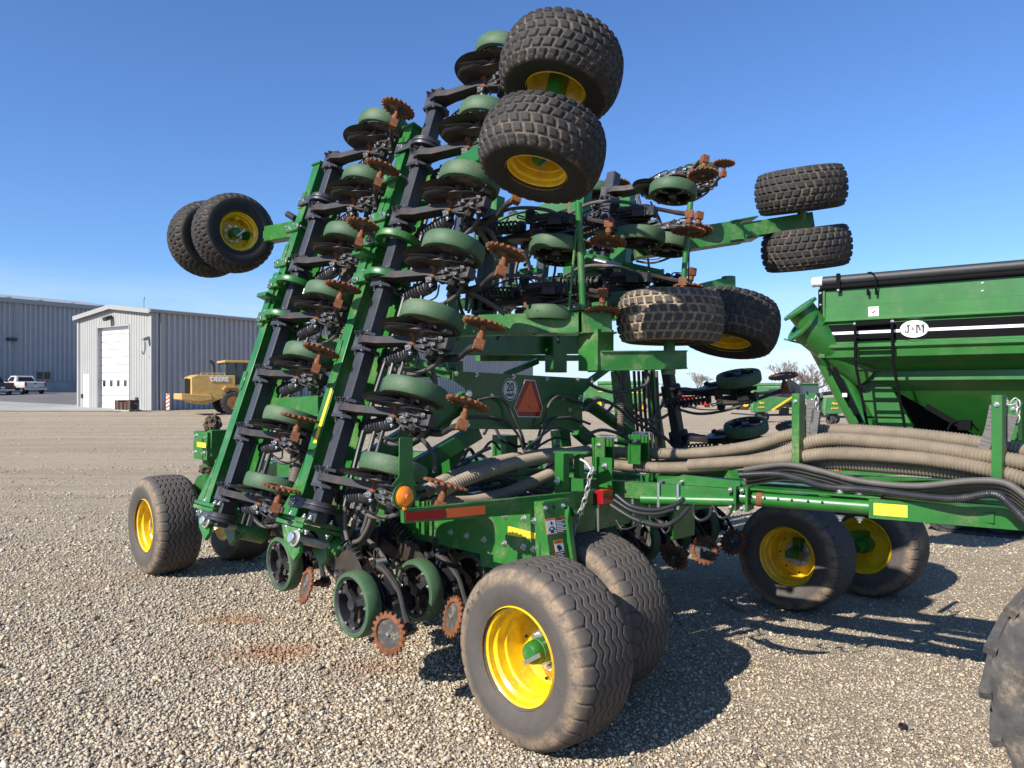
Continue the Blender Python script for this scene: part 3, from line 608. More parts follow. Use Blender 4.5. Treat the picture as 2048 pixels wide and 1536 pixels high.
# leg down to the axle between the twin wheels
m.beam((xr-.10,.66,1.0),(-.13,.61,.52),.12,.10,'green'); m.beam((-.13,.30,.50),(-.13,.95,.50),.09,.09,'green')
P(m,'wheel_bracket',.004)
def decal(name,px,mat,off=.004,lab=None,**k):
    m=MB(); ax='x' if 'x' in k else 'y'; d=Vector((off,0,0)) if ax=='x' else Vector((0,-off,0))
    m.prism([at(u,v,**k)+d for u,v in px],-d*.6,mat); return P(m,name,0,lab)
decal('yellow_reflector',[(1017,1052),(1072,1066),(1071,1078),(1016,1070)],'yel_dec',y=yp)
def sub(mb,name,par): return mb.build(name,par)
def warning(px,tl,scale,lines):
    """px: 4 corners (tl,tr,br,bl) on plane x=xr"""
    c=[axr_(u,v)+Vector((.006,0,0)) for u,v in px]
    def q(s,t,o=0): return (c[0]*(1-s)+c[1]*s)*(1-t)+(c[3]*(1-s)+c[2]*s)*t+Vector((o,0,0))
    m=MB(); m.prism([q(0,0),q(1,0),q(1,1),q(0,1)],(-.002,0,0),'warn'); lab=P(m,'warning_label',0)
    def rect(mb,a,b,cc,d,mat,o): mb.prism([q(a,b,o),q(cc,b,o),q(cc,d,o),q(a,d,o)],(-.0008,0,0),mat)
    return q,rect,lab
q,rect,lab=warning([(1089,1038),(1129,1032),(1134,1065),(1093,1070)],0,1,9)
m=MB(); rect(m,.03,.13,.46,.95,'white',.001)
o=.002   # pictogram: standing person with arms out
m.prism([q(.18+.07*1+.05*math.cos(a)+.02,.30+.11*math.sin(a),o) for a in[2*PI*k/12 for k in range(12)]],(-.0008,0,0),'ink')
m.prism([q(s,t,o) for s,t in((.08,.72),(.19,.50),(.33,.50),(.44,.72),(.40,.76),(.33,.66),(.33,.90),(.18,.90),(.18,.66),(.11,.76))],(-.0008,0,0),'ink'); m.prism([q(.25+.05*math.cos(a),.64+.07*math.sin(a),o+.001) for a in[2*PI*k/10 for k in range(10)]],(-.0008,0,0),'white')
sub(m,'pictogram',lab)
m=MB(); rect(m,.49,.15,.97,.95,'ink',.001)
for k in range(8): rect(m,.51,.19+k*.093,.93-.12*(k%3==1),.235+k*.093,'white',.002)
sub(m,'text_block',lab)
def text(s,parent,org,ex,ey,size,mat,align='CENTER',name='lettering',ext=.0005,world=False,bold=0,sx=1):
    """lettering: org = anchor, ex/ey = reading and up directions (parent frame)"""
    cu=bpy.data.curves.new(name,'FONT'); cu.body=s; cu.size=size; cu.align_x=align; cu.align_y='CENTER'; cu.extrude=ext; cu.offset=bold; cu.resolution_u=3
    cu.materials.append(M[mat]); o=bpy.data.objects.new(name,cu); COL.objects.link(o); o.parent=parent
    ex=Vector(ex).normalized(); ey=(Vector(ey)-ex*Vector(ey).dot(ex)).normalized(); F=Matrix((ex*sx,ey,ex.cross(ey))).transposed().to_4x4()
    T=Matrix.Translation(Vector(org))@F
    if world and parent: T=wm(parent).inverted()@T
    o.matrix_basis=T; return o
ex=(q(1,0)-q(0,0)); ey=(q(0,0)-q(0,1))
text('\u25b2WARNING',lab,q(.73,.07,.002),ex,ey,.016,'ink')
q,rect,lab=warning([(1105,1081),(1124,1078),(1131,1121),(1114,1124)],0,1,7)
m=MB(); rect(m,.06,.17,.94,.53,'white',.001); m.prism([q(.5+.22*math.cos(a)*(1+.5*(k%2)),.36+.12*math.sin(a)*(1+.4*(k%3==0)),.002) for k,a in enumerate([2*PI*j/9 for j in range(9)])],(-.0008,0,0),'ink'); sub(m,'pictogram',lab)
m=MB(); rect(m,.06,.55,.94,.97,'ink',.001)
for k in range(5): rect(m,.14,.59+k*.075,.86-.15*(k%2),.62+k*.075,'white',.002)
sub(m,'text_block',lab); text('\u25b2WARNING',lab,q(.5,.09,.002),ex,ey,.011,'ink')
# reflector arm with amber lamp and tail lamp
XA=-.30
poly('reflector_arm',[(807,1019),(1187,980),(1187,1008),(1085,1026),(808,1047)],(-.03,0,0),'green2',x=XA)
decal('red_reflector',[(811,1024),(890,1018.5),(890,1036),(811,1042)],'red',x=XA); decal('orange_reflector',[(893,1018),(969.5,1011),(970,1028),(893,1036)],'orange',x=XA)
m=MB(); c=at(1205,993,x=XA); m.box(c+Vector((.012,0,0)),(.07,.115,.095),'tail'); m.box(c+Vector((-.03,-.055,0)),(.04,.012,.11),'ink'); P(m,'tail_lamp',.006)
m=MB(); c=at(808,992,x=XA+.02)
m.prism([at(u,v,x=XA+.02) for u,v in((799,877),(802,874),(823,874),(826,877),(826,953),(834,972),(783,972),(798,953))],(-.006,0,0),'green')
m.lathe([(.058,-.004),(.071,-.004),(.071,.004),(.058,.004)],c,(1,0,0),'green',40,closed=True); P(m,'lamp_bracket',.001)
m=MB(); m.lathe([(0,.034),(.010,.036),(.014,.030),(.035,.026),(.050,.014),(.053,-.004),(.053,-.02),(0,-.03)],c,(1,0,0),'amber',32); m.cyl(c-Vector((0,0,.05)),c-Vector((0,0,.072)),.016,'amber',12); P(m,'amber_lamp')
# rear sign panel
XP=-1.96
m=MB(); m.prism([at(u,v,x=XP) for u,v in((906,742),(1179,757),(1187,762),(1183,770),(1167,786),(1164,815),(1166,855),(1172,860),(928,858),(934,818),(930,776),(906,760))],(-.008,0,0),'green')
for qq in((912,747),(952,749),(1026,753),(1093,757),(1155,759),(1184,764),(1139,820),(1162,850),(935,850),(935,790),(1126,797),(983,792)): m.bolt(at(*qq,x=XP),(1,0,0),.014)
for qq in((954,850),(1000,849),(1107,848),(1146,847),(1044,841),(1069,841),(1057,848)): a=at(*qq,x=XP+.001); m.cyl(a,a+Vector((.0015,0,0)),.007,'ink',8)
P(m,'sign_panel',.002)
for qq in((938,788),(1161,797)):
    m=MB(); a=at(*qq,x=XP+.005); m.lathe([(.0,.012),(.022,.012),(.026,.008),(.034,.006),(.036,0),(0,-.003)],a,(1,0,0),'zinc',24); P(m,'marker_lamp')
m=MB(); c=at(1020,779,x=XP+.004); m.cyl(c,c+Vector((.002,0,0)),.099,'white',48); s=P(m,'speed_sign',0,label='white round sign reading 20 mile/h')
m=MB(); m.lathe([(.083,.003),(.093,.003),(.093,.0025)],c,(1,0,0),'ink',48,smooth=False); sub(m,'rim_line',s)
text('20',s,c+Vector((.0035,0,.018)),(0,1,0),(0,0,1),.105,'ink',bold=.002,sx=.85); text('mile/h',s,c+Vector((.0035,0,-.045)),(0,1,0),(0,0,1),.046,'ink',bold=.0012,sx=.9)
m=MB(); E=lambda pts,o,mat: m.prism([at(u,v,x=XP+.004)+Vector((o,0,0)) for u,v in pts],(.0015,0,0),mat)
E([(1050,759),(1070,760),(1085.5,816),(1080.5,835),(1036,834),(1027.5,815)],0,'white'); E([(1051,761),(1069,762),(1084,816),(1079.5,833),(1037,832.5),(1029,815)],.0012,'red'); E([(1060,763),(1081,824),(1033,823)],.0024,'orange')
for qq in((1059,781),(1058,813)): a=at(*qq,x=XP+.008); m.cyl(a,a+Vector((.003,0,0)),.006,'ink',8)
P(m,'slow_vehicle_triangle',0,label='orange triangle with red border')
for pts in([(956,800),(990,795),(1012,806),(1028,835),(1043,868),(1052,902)],[(938,834),(985,835),(1012,843),(1035,868),(1046,895),(1050,908)],[(1165,806),(1140,797),(1118,792),(1100,806),(1090,835),(1078,870),(1072,902)],[(1180,848),(1145,836),(1112,838),(1092,855),(1078,885),(1073,900)]):
    hose('hydraulic_hose',[(u,v,'x',XP+.045+.02*(i>2)) for i,(u,v) in enumerate(pts)],.0125,'hosegrey')
m=MB()
for u,v in((1050,905),(1056,912),(1072,903),(1075,912)): a=at(u,v,x=XP+.05); m.cyl(a-Vector((0,0,.05)),a+Vector((0,0,.05)),.016,'zinc',10); 
m.box(at(1064,905,x=XP+.0),(.04,.08,.22),'green'); a=at(1064,916,x=XP+.06); m.beam(a-Vector((0,.10,0)),a+Vector((0,.14,0)),.04,.03,'zinc'); P(m,'hydraulic_manifold',.003)
# dark braces around the panel
def beams(name,L,bevel=.005):
    m=MB()
    for a,b,w,h,mat in L: m.beam(at(*a[:2],**{a[2]:a[3]}),at(*b[:2],**{b[2]:b[3]}),w,h,mat)
    P(m,name,bevel)
beams('diagonal_brace',[((930,795,'x',-2.1),(722,925,'x',-2.25),.09,.12,'green')])
beams('diagonal_brace',[((955,862,'x',-2.1),(790,960,'x',-2.2),.09,.14,'green')])
beams('diagonal_brace',[((1152,858,'x',-2.1),(1230,925,'x',-2.1),.09,.13,'green')])
def cyl(name,a,b,r,r2,mat='green',f=.55):
    a=at(*a[:2],**{a[2]:a[3]});b=at(*b[:2],**{b[2]:b[3]}); m=MB(); c=a.lerp(b,f); m.cyl(a,c,r,mat,18); m.cyl(a,a.lerp(c,.06),r*1.15,mat,18); m.cyl(c,b,r2,'zinc' if r2<r*.7 else mat,14)
    d=(b-a).normalized(); m.cyl(b-d*.03,b+d*.03,r*1.0,mat,14); P(m,name)
cyl('hydraulic_cylinder',(1175,808,'x',-2.0),(1300,893,'x',-2.0),.062,.06); cyl('hydraulic_cylinder',(925,812,'x',-2.15),(740,935,'x',-2.4),.058,.055)
beams('cross_tube',[((690,738,'x',-3.0),(920,738,'x',-3.0),.10,.16,'green')]); beams('cross_tube',[((955,716,'x',-3.1),(1165,716,'x',-3.1),.08,.07,'green')])
beams('cross_tube',[((700,680,'x',-3.2),(905,750,'x',-2.2),.07,.09,'green')]); beams('cross_tube',[((1010,750,'x',-2.8),(1075,722,'x',-2.8),.05,.06,'green')])
beams('cross_tube',[((845,625,'x',-2.9),(905,742,'x',-2.2),.07,.08,'green')]); beams('cross_tube',[((1190,742,'x',-2.6),(1165,600,'x',-2.6),.12,.12,'green')])
beams('cross_tube',[((1180,762,'x',-2.0),(1235,722,'x',-2.0),.07,.05,'green')])
for u0,v0,u1,v1 in((880,870,930,790),(760,730,790,690),(820,700,870,760),(730,620,800,700)): beams('lattice_brace',[((u0,v0,'x',-2.9),(u1,v1,'x',-2.9),.05,.05,'green')])
beams('centre_post',[((1010,870,'x',-2.5),(1010,980,'x',-2.5),.16,.2,'green')]); beams('centre_post',[((905,900,'x',-2.5),(915,1000,'x',-2.5),.2,.12,'green')])
beams('centre_post',[((1120,860,'x',-2.5),(1135,1000,'x',-2.4),.16,.14,'green')])
beams('cross_tube',[((885,690,'x',-2.7),(1165,690,'x',-2.7),.10,.20,'green')]); beams('centre_post',[((1112,668,'x',-2.6),(1112,745,'x',-2.6),.22,.12,'green')]); beams('centre_post',[((1185,500,'x',-2.6),(1200,640,'x',-2.6),.14,.2,'green')]); beams('toolbar',[((925,420,'x',-3.2),(900,660,'x',-3.2),.10,.10,'bar')]); beams('toolbar',[((1262,400,'x',-3.0),(1250,620,'x',-3.0),.10,.10,'bar')])
# main frame rails low down in the shade, running fore and aft and across
for y,z in((1.1,1.02),(3.0,1.02)):
    m=MB(); m.beam((-.55,y,z),(-5.0,y,z+.02),.14,.2,'green'); P(m,'frame_rail',.006)
m=MB(); m.beam((-.62,.75,1.04),(-.62,3.9,1.04),.16,.22,'green2')
for yy in(1.35,1.75,1.95,2.4,3.1):
    m.tube([(-.535,yy,1.17),(-.53,yy,.92),(-.53,yy+.0,.90)],.010,'zinc',8)
m.box((-.50,1.0,.95),(.05,.36,.34),'green'); m.prism([(-.46,.80,.92),(-.46,1.30,.92),(-.46,1.22,.72),(-.46,.9,.72)],(.03,0,0),'green'); m.box((-.5,2.35,.90),(.04,.3,.3),'green')
P(m,'rear_frame_beam',.006)
m=MB(); m.beam((-3.6,-.1,1.02),(-3.6,4.3,1.02),.16,.2,'green'); P(m,'front_frame_beam',.006)
m=MB(); m.beam((W5.x,W5.y,.5),(W6.x,W6.y,.5),.09,.09,'green'); m.beam((W5.x-.25,(W5.y+W6.y)/2,1.05),(W5.x,(W5.y+W6.y)/2,.52),.10,.10,'green'); P(m,'wheel_strut',.004)
# caster of the front wheels with mud on its post
pc=at(424,955,Z=7.9); m=MB()
m.box(at(408,890,Z=7.85)+Vector((.05,.05,0)),(.34,.22,.28),'green2'); m.box(at(448,885,Z=7.8),(.1,.3,.26),'green2')
for qq in((393,872),(413,875),(391,905),(408,907)): m.bolt(at(*qq,Z=7.68),(.2,-1,0),.016)
P(m,'caster_head',.006)
decal('yellow_reflector',[(394,883.5),(412,886),(412,896),(394,893.5)],'yel_dec',off=.001,y=at(403,890,Z=7.62).y)
m=MB(); a=at(416,985,Z=7.95); m.cyl(at(418,915,Z=7.95),at(416,965,Z=7.95),.062,'green',20); m.beam(at(418,960,Z=7.95),at(394,1010,Z=7.95),.12,.22,'green'); m.beam(at(394,1005,Z=7.95),at(402,1050,Z=8.05),.12,.26,'green'); m.beam(Vector((W3.x,W3.y,.5)),Vector((W4.x,W4.y,.5)),.1,.1,'green'); P(m,'caster_fork',.006)
def lump(name,c,r,n=36,seed=1):
    rnd=random.Random(seed); bm=bmesh.new(); bmesh.ops.create_icosphere(bm,subdivisions=4,radius=1)
    from mathutils import noise as mn
    for v in bm.verts:
        k=1+.45*mn.noise(v.co*2.1+Vector((seed,0,0)))+.25*mn.noise(v.co*6); v.co=v.co*k; v.co=Vector((v.co.x*r[0],v.co.y*r[1],v.co.z*r[2]))+Vector(c)
    me=bpy.data.meshes.new(name); bm.to_mesh(me); bm.free(); me.materials.append(M['mud']); o=bpy.data.objects.new(name,me); COL.objects.link(o); o.parent=SR; return o
lump('mud_clod',at(425,850,Z=7.95),(.08,.08,.10)); lump('mud_clod',at(416,938,Z=7.95),(.085,.085,.05),seed=3)
m=MB(); m.beam(at(540,470,Z=7.6),at(640,452,Z=7.1),.14,.15,'green2'); m.beam(T7.lerp(T8,.8),at(548,470,Z=7.62),.08,.08,'green'); m.cyl(at(575,428,Z=7.3),at(590,437,Z=7.2),.03,'black',10); P(m,'caster_arm',.006)
# wheel arms of the folded wings
m=MB(); a=at(835,655,Z=5.75); b=at(1160,646,Z=5.5); m.beam(a,b,.17,.145,'green2'); m.beam(b,at(1218,644,Z=5.52),.19,.155,'green2')
e=at(1160,625,Z=5.45); m.beam(at(1070,624,Z=5.5),at(1228,619,Z=5.55),.20,.012,'green'); m.beam(at(1070,669,Z=5.5),at(1228,667,Z=5.55),.20,.012,'green')
for qq in((1078,620),(1094,619),(1148,617),(1164,617)): a=at(*qq,Z=5.45); m.bolt(a,(0,0,1),.014)
m.beam(at(1192,660,Z=5.52),at(1192,742,Z=5.52),.18,.18,'green2',up=(1,0,0)); m.beam(at(1196,722,Z=5.48),at(1366,720,Z=5.6),.14,.13,'green2')
m.beam(at(1196,704,Z=5.48),at(1366,703,Z=5.6),.17,.010,'green2'); m.beam(at(1196,741,Z=5.48),at(1366,737,Z=5.6),.17,.010,'green2'); a=at(1337,735,Z=5.58); m.cyl(a,a-Vector((0,0,.05)),.05,'green',20); m.cyl(a,T5,.04,'green',16)
P(m,'wheel_arm',.006)
m=MB(); m.beam(at(1268,497,Z=6.9),at(1482,464,Z=6.85),.17,.19,'green2'); m.beam(at(1478,464,Z=6.85),at(1622,441,Z=6.85),.13,.13,'green2')
m.beam(at(1455,447,Z=6.85),at(1510,437,Z=6.85),.2,.012,'green'); m.beam(at(1455,486,Z=6.85),at(1510,478,Z=6.85),.2,.012,'green'); m.beam(T3,T4,.07,.07,'green'); m.bolt(at(1395,460,Z=6.75),(0,0,1),.02)
for u in(1391,1403): m.cyl(at(u,455,Z=6.85),at(u,445,Z=6.85),.012,'zinc',8)
P(m,'wheel_arm',.006)
m=MB(); m.prism([at(u,v,Z=6.1) for u,v in((1378,572),(1445,556),(1470,560),(1470,590),(1380,592))],MI3@Vector((.0,.22,0)),'green'); m.cyl(at(1457,553,Z=6.15),at(1457,600,Z=6.15),.055,'green',20); m.cyl(at(1457,560,Z=6.15),T6,.045,'green',16); m.beam(at(1380,590,Z=6.3),at(1190,620,Z=6.8),.12,.12,'green'); P(m,'wheel_arm',.005)
# upper wing arm that carries the two top wheels
m=MB(); m.beam(at(905,345,Z=5.5),at(1110,225,Z=4.4),.11,.11,'green'); m.beam(T1,T2,.09,.09,'green'); P(m,'wheel_arm',.006)
def rod(name,a,b,r,mat='green'): m=MB(); m.cyl(at(*a),at(*b),r,mat,14) if 0 else m.cyl(at(a[0],a[1],Z=a[2]),at(b[0],b[1],Z=b[2]),r,mat,14); P(m,name)
rod('link_rod',(1166,620,5.4),(1157,405,5.4),.024); rod('link_rod',(1137,622,5.4),(1156,430,5.4),.010); rod('link_rod',(1364,590,6.0),(1381,405,6.0),.022); rod('link_rod',(1377,590,6.05),(1378,500,6.05),.006,'black')
# ---- other masts
def mast2(pb,pt,xp,n,ys,zs,pitch,k0=0,ext=(.3,.25),up=None):
    a=at(*pb,x=xp); b=at(*pt,x=xp); return mast(a,b-a,n,zs,ys,pitch,k0,ext)
c3,d3,n3=mast2((1183,585),(1210,385),-1.62,3,-1,1,R_(0),ext=(.25,.22))
c4,d4,n4=mast2((1347,880),(1331,785),-1.50,2,1,-1,R_(0),ext=(.30,.30))
c5,d5,n5=mast2((1000,600),(1012,480),-2.75,2,-1,1,R_(0),ext=(.35,.45))
for uu,vv,xp in((1303,385,-2.9),(1240,500,-2.9),(1090,430,-2.9)): unit(at(uu,vv,x=xp),(1,0,0),-d3,(0,1,0),R_(3),kind='front')
for uu,vv,ZZ in((978,488,6.1),(966,612,6.1),(1140,470,6.6),(1130,590,6.6)): unit(at(uu,vv,Z=ZZ),(1,0,0),d3,(0,-1,0),R_(3))
m=MB(); m.beam(at(962,640,Z=6.15),at(982,420,Z=6.15),.10,.10,'bar'); P(m,'toolbar',.008)
m=MB(); m.beam(at(1140,620,x=-1.9),at(1168,350,x=-1.9),.12,.16,'green'); m.beam(at(1225,640,x=-2.2),at(1245,375,x=-2.2),.10,.3,'green'); P(m,'wing_frame',.006)
m=MB(); m.beam(at(975,640,x=-3.0),at(992,395,x=-3.0),.12,.16,'green'); m.beam(at(1075,640,x=-3.2),at(1095,430,x=-3.2),.10,.12,'bar'); P(m,'wing_frame',.006)
m=MB(); m.beam(at(985,455,x=-2.9),at(1180,395,x=-2.0),.11,.12,'green'); m.beam(at(985,455,x=-2.9),at(930,520,x=-2.9),.08,.1,'green'); m.beam(at(860,620,x=-2.9),at(1170,560,x=-2.2),.09,.1,'green'); P(m,'wing_brace',.005)
m=MB(); m.lathe([(.08,-.03),(.115,-.03),(.12,-.01),(.108,-.005),(.12,.0),(.12,.014),(.08,.03)],at(1200,452,x=-1.60),d3,'bar',28,closed=True); m.beam(at(1172,452,x=-1.6),at(1200,452,x=-1.6),.10,.02,'bar'); P(m,'toolbar_guide')
m=MB(); m.lathe([(.11,-.02),(.17,-.02),(.17,.02),(.11,.02)],at(1190,545,x=-1.60),d3,'green',28,closed=True); m.box(at(1160,545,x=-1.62),(.22,.22,.10),'green'); m.lathe([(.11,-.02),(.17,-.02),(.17,.02),(.11,.02)],at(1192,525,x=-1.60),d3,'green',28,closed=True); P(m,'bearing_block',.004)
cyl('hydraulic_cylinder',(1325,552,'Z',6.4),(1180,520,'Z',6.6),.05,.03); 
for k,(uu,vv) in enumerate(((1060,545),(1030,580),(1085,590),(1010,520),(1120,560),(1230,560),(1260,600))):
    m=MB(); a=at(uu,vv,x=-2.4); m.box(a,(.3,.12,.04),'green',Matrix.Rotation(.3*k,3,'Z')); m.cyl(a-Vector((0,0,.07)),a+Vector((0,0,.07)),.03,'green',12); m.lathe([(.0,.02),(.11,.02),(.11,.03),(0,.03)],a,(0,0,1),'green',20); m.bolt(a+Vector((.1,0,.03)),(0,0,1),.015); P(m,'linkage',.003)
# right wing: hoses and mast in the shade below the arm
for k in range(6): hose('seed_hose',[(1268+k*9,742,'x',-2.0+.05*k),(1272+k*9,820,'x',-2.0+.05*k),(1279+k*9,905,'x',-2.0+.05*k)],.016,'hosegrey' if k%2 else 'hoseblack',8,4)
m=MB(); m.beam(at(1240,740,x=-2.3),at(1262,960,x=-2.3),.22,.10,'green'); m.beam(at(1298,735,x=-2.1),at(1322,900,x=-2.1),.09,.09,'green'); P(m,'wing_frame',.005)
for pts in([(1175,765),(1200,778),(1240,785),(1290,770),(1300,740)],[(1165,820),(1200,800),(1235,815),(1270,845),(1320,870),(1390,920)],[(1340,770),(1330,800),(1305,835),(1275,840),(1250,815)],[(1225,735),(1240,760),(1232,800),(1210,830)],[(1320,790),(1350,780),(1345,820),(1310,845),(1290,870)],[(1170,870),(1210,860),(1260,880),(1300,925)],[(1260,820),(1300,850),(1340,885),(1380,930)]):
    hose('seed_hose',[(u,v,'x',-1.75) for u,v in pts],.016,'hosegrey')
hose('air_hose',[(1247,740,'x',-1.9),(1243,800,'x',-1.9),(1240,870,'x',-1.9)],.04,'hosedark',14,10,(.019,.0055))
m=MB(); o_=c1+Vector((-.215+.0,0,0))-n1*.069; m.prism([o_+Vector((x,0,0))+d1*t for x,t in((.0,.22),(.045,.22),(.045,.62),(.015,.62))],-n1*.002,'yel_dec'); P(m,'yellow_reflector',0)
beams('frame_beam',[((560,815,'x',-2.75),(650,812,'x',-2.0),.12,.15,'green2')]); beams('frame_beam',[((640,690,'x',-2.75),(740,680,'x',-2.3),.10,.14,'green')])
# bundles of seed hoses behind the rear left toolbar
for k in range(5):
    pts=[c1+n1*(.10+.03*(k%2))+Vector((.10+.055*k,0,0))+d1*t for t in(-.15,.4,1.0,1.7,2.4)]
    m=MB(); m.tube(spline([p+Vector((random.uniform(-.02,.02),0,0)) for p in pts],6),.014,'hosegrey' if k%2 else 'hoseblack',8); P(m,'seed_hose',0)
for k in range(3):
    pts=[c2+n2*(.12+.03*(k%2))+Vector((.10+.06*k,0,0))+d2*t for t in(-.2,.4,1.0,1.7,2.6)]
    m=MB(); m.tube(spline([p+Vector((random.uniform(-.02,.02),0,0)) for p in pts],6),.014,'hosegrey' if k%2 else 'hoseblack',8); P(m,'seed_hose',0)
hose('air_hose',[(712,440,'x',-2.55),(695,520,'x',-2.55),(688,600,'x',-2.5),(690,690,'x',-2.5)],.042,'hosedark',14,10,(.019,.0055))
hose('air_hose',[(640,800,'x',-2.3),(618,870,'x',-2.3),(597,930,'x',-2.3),(578,1000,'x',-2.2),(566,1050,'x',-2.2)],.042,'hosedark',14,10,(.019,.0055))
hose('air_hose',[(598,850,'x',-2.4),(592,900,'x',-2.4),(588,960,'x',-2.4)],.042,'hosedark',14,10,(.019,.0055))
# seed tubes draping at the foot of the rear wing
for k,pts in enumerate(([(722,990),(700,1030),(684,1070),(683,1105),(688,1150)],[(735,1000),(733,1040),(715,1080),(690,1090)],[(748,1005),(747,1045),(725,1085),(700,1092)],[(716,990),(712,1030),(700,1070),(690,1085)],[(742,1000),(741,1040),(722,1078),(700,1086)],[(680,950),(672,1000),(676,1040),(688,1085)],[(700,960),(692,1000),(690,1050),(695,1080)])):
    hose('seed_hose',[(u,v,'y',.05-.02*k) for u,v in pts],.0155,'hosegrey')
m=MB(); m.tube([at(676,1015,y=.06),at(672,1040,y=.06),at(680,1075,y=.06),at(690,1092,y=.06)],[.05,.055,.04,.02],'strap',12); P(m,'hose_sleeve')
# long drooping seed hoses from the rear wing units
for pts in([(806,690),(850,705),(868,750),(870,800),(850,840),(815,850)],[(805,855),(845,880),(866,910),(870,945)],[(905,445),(890,470),(870,478),(860,490)],[(945,440),(965,470),(985,505),(1000,535),(1010,560)],[(915,570),(950,590),(985,610),(1010,628)],[(835,580),(850,560),(865,548)],[(940,455),(975,460),(990,480),(1000,505)],[(1262,455),(1240,470),(1222,440)],[(1310,590),(1330,600),(1350,590),(1372,560)],[(1275,390),(1280,420),(1270,450),(1240,465)]):
    hose('seed_hose',[(u,v,'Z',5.3 if u<1100 else 6.4) for u,v in pts],.017,'hosegrey')
# clutter of hydraulic hoses in the middle, behind the air hoses
rr=random.Random(8)
for k in range(26):
    u=rr.uniform(930,1330);v=rr.uniform(860,960); x=rr.uniform(-2.4,-1.2); s=rr.choice((-1,1)); a=rr.uniform(30,90)
    hose('hydraulic_hose',[(u,v,'x',x),(u+s*a*.4,v-rr.uniform(-10,25),'x',x),(u+s*a*.9,v+rr.uniform(-5,30),'x',x+.1),(u+s*a*1.2,v+rr.uniform(10,50),'x',x+.1)],rr.choice((.009,.012,.014)),rr.choice(('hoseblack','hoseblack','hosegrey')),8,6)
for pts in([(835,985),(900,975),(990,960),(1010,958)],[(840,1000),(910,985),(1000,972),(1025,965)],[(1000,958),(1040,975),(1080,985),(1118,985)],[(1005,952),(1050,968),(1090,975),(1118,972)],[(1002,962),(1030,985),(1075,998),(1118,998)],[(985,950),(1040,948),(1090,940),(1118,938)],[(900,1000),(950,990),(1000,978),(1030,975)]):
    hose('hydraulic_hose',[(u,v,'x',-1.0) for u,v in pts],.013,rr.choice(('hoseblack','hosegrey')))
# vertical clutter between the wing frames
for k in range(44):
    u=rr.uniform(890,1320);v=rr.uniform(400,600); x=rr.uniform(-3,-2)
    hose('seed_hose',[(u,v,'x',x),(u+rr.uniform(-20,20),v+40,'x',x),(u+rr.uniform(-25,25),v+90,'x',x)],rr.choice((.012,.016)),rr.choice(('hoseblack','hosegrey')),8,6)
hose('air_hose',[(1143,395,'x',-2.1),(1140,430,'x',-2.1),(1137,462,'x',-2.1)],.035,'hosedark',14,10,(.019,.0055))
# ---- rear tow frame
A0=at(1148,970,y=1.24); A1=at(2048,1038,y=1.9); dA=(A1-A0); A2=A0+dA*1.35
def onA(t,o=(0,0,0)): return A0+dA*t+Vector(o)
m=MB(); m.beam(onA(0),onA(.42),.09,.105,'green'); m.beam(onA(.72),A2,.10,.11,'green'); m.cyl(onA(.20,(0,-.03,-.055)),onA(.44,(0,-.03,-.02)),.036,'green',20); m.cyl(onA(.44),onA(.74),.043,'green',24)
m.beam(onA(.42,(0,.03,.062)),onA(.74,(0,.03,.062)),.13,.012,'green')
for t in(.475,.505,.535,.565,.60,.63): a=onA(t,(0,-.0385,.012)); m.cyl(a,a+Vector((-.003,-.008,.001)),.0085,'ink',10)
for t in(.435,.462): m.box(onA(t),(.016,.15,.16),'green',frame(dA,(0,0,1))@Matrix.Rotation(PI/2,3,'Y')); m.bolt(onA(t,(-.02,-.06,.05)),(0,-1,0),.011); m.bolt(onA(t,(-.02,-.06,-.06)),(0,-1,0),.011)
m.lathe([(.040,-.02),(.047,-.02),(.047,.02),(.040,.02)],onA(.487),dA,'rust',20,closed=True)
for t in(.25,.30): m.tube([onA(t,(0,-.058,-.10)),onA(t,(0,-.058,.06)),onA(t,(0,-.02,.075)),onA(t,(0,.05,.07))],.010,'zinc',8)
m.prism([onA(.235,(0,.0,.055)),onA(.30,(0,.0,.12)),onA(.44,(0,.0,.10)),onA(.44,(0,.0,.055))],(0,.012,0),'green')
for t in(.66,.70): m.bolt(onA(t,(0,.0,.07)),(0,0,1),.018); m.bolt(onA(t,(0,0,-.06)),(0,0,-1),.018)
P(m,'tow_arm',.004)
a,b=onA(.735),onA(.80); F=frame(dA); s=Vector((0,-.052,0)); m=MB(); hh=Vector((0,0,.034))
m.prism([a+s-hh,b+s-hh,b+s+hh,a+s+hh],(0,-.002,0),'yel_dec'); P(m,'yellow_reflector',0)
B0=at(1300,945,y=3.0); B1=at(2048,985,y=2.25); m=MB(); m.beam(B0,B0+(B1-B0)*1.4,.10,.11,'green'); P(m,'tow_arm',.004)
m=MB(); C0=Vector((-.45,2.0,1.25)); C1=Vector((2.9,2.0,1.30)); m.beam(C0,C1,.13,.06,'green'); m.beam((-.5,2.0,1.12),(.8,2.0,1.24),.08,.12,'green')
for x in(.1,.75,1.75): m.beam((x,1.42+.22*max(0,x),1.24),(x,2.9-.3*max(0,x),1.24),.06,.06,'green')
P(m,'hose_rail',.004)
m=MB(); a=at(1124,946,y=.85); m.beam(a+Vector((0,0,.13)),a-Vector((0,0,.14)),.06,.075,'green'); m.beam(at(1158,925,y=1.0)+Vector((0,0,.07)),at(1158,925,y=1.0)-Vector((0,0,.09)),.05,.05,'green'); m.beam(a+Vector((-.06,0,.133)),a+Vector((.14,.1,.133)),.09,.012,'green'); m.bolt(at(1115,962,y=.80),(0,-1,0),.016)
m.box(at(1163,950,y=1.1),(.18,.20,.02),'green'); m.cyl(at(1153,946,y=1.1),at(1153,934,y=1.1),.018,'zinc',12); m.box(at(1209,945,y=1.17),(.13,.012,.20),'green'); m.bolt(at(1209,932,y=1.16),(0,-1,0),.015)
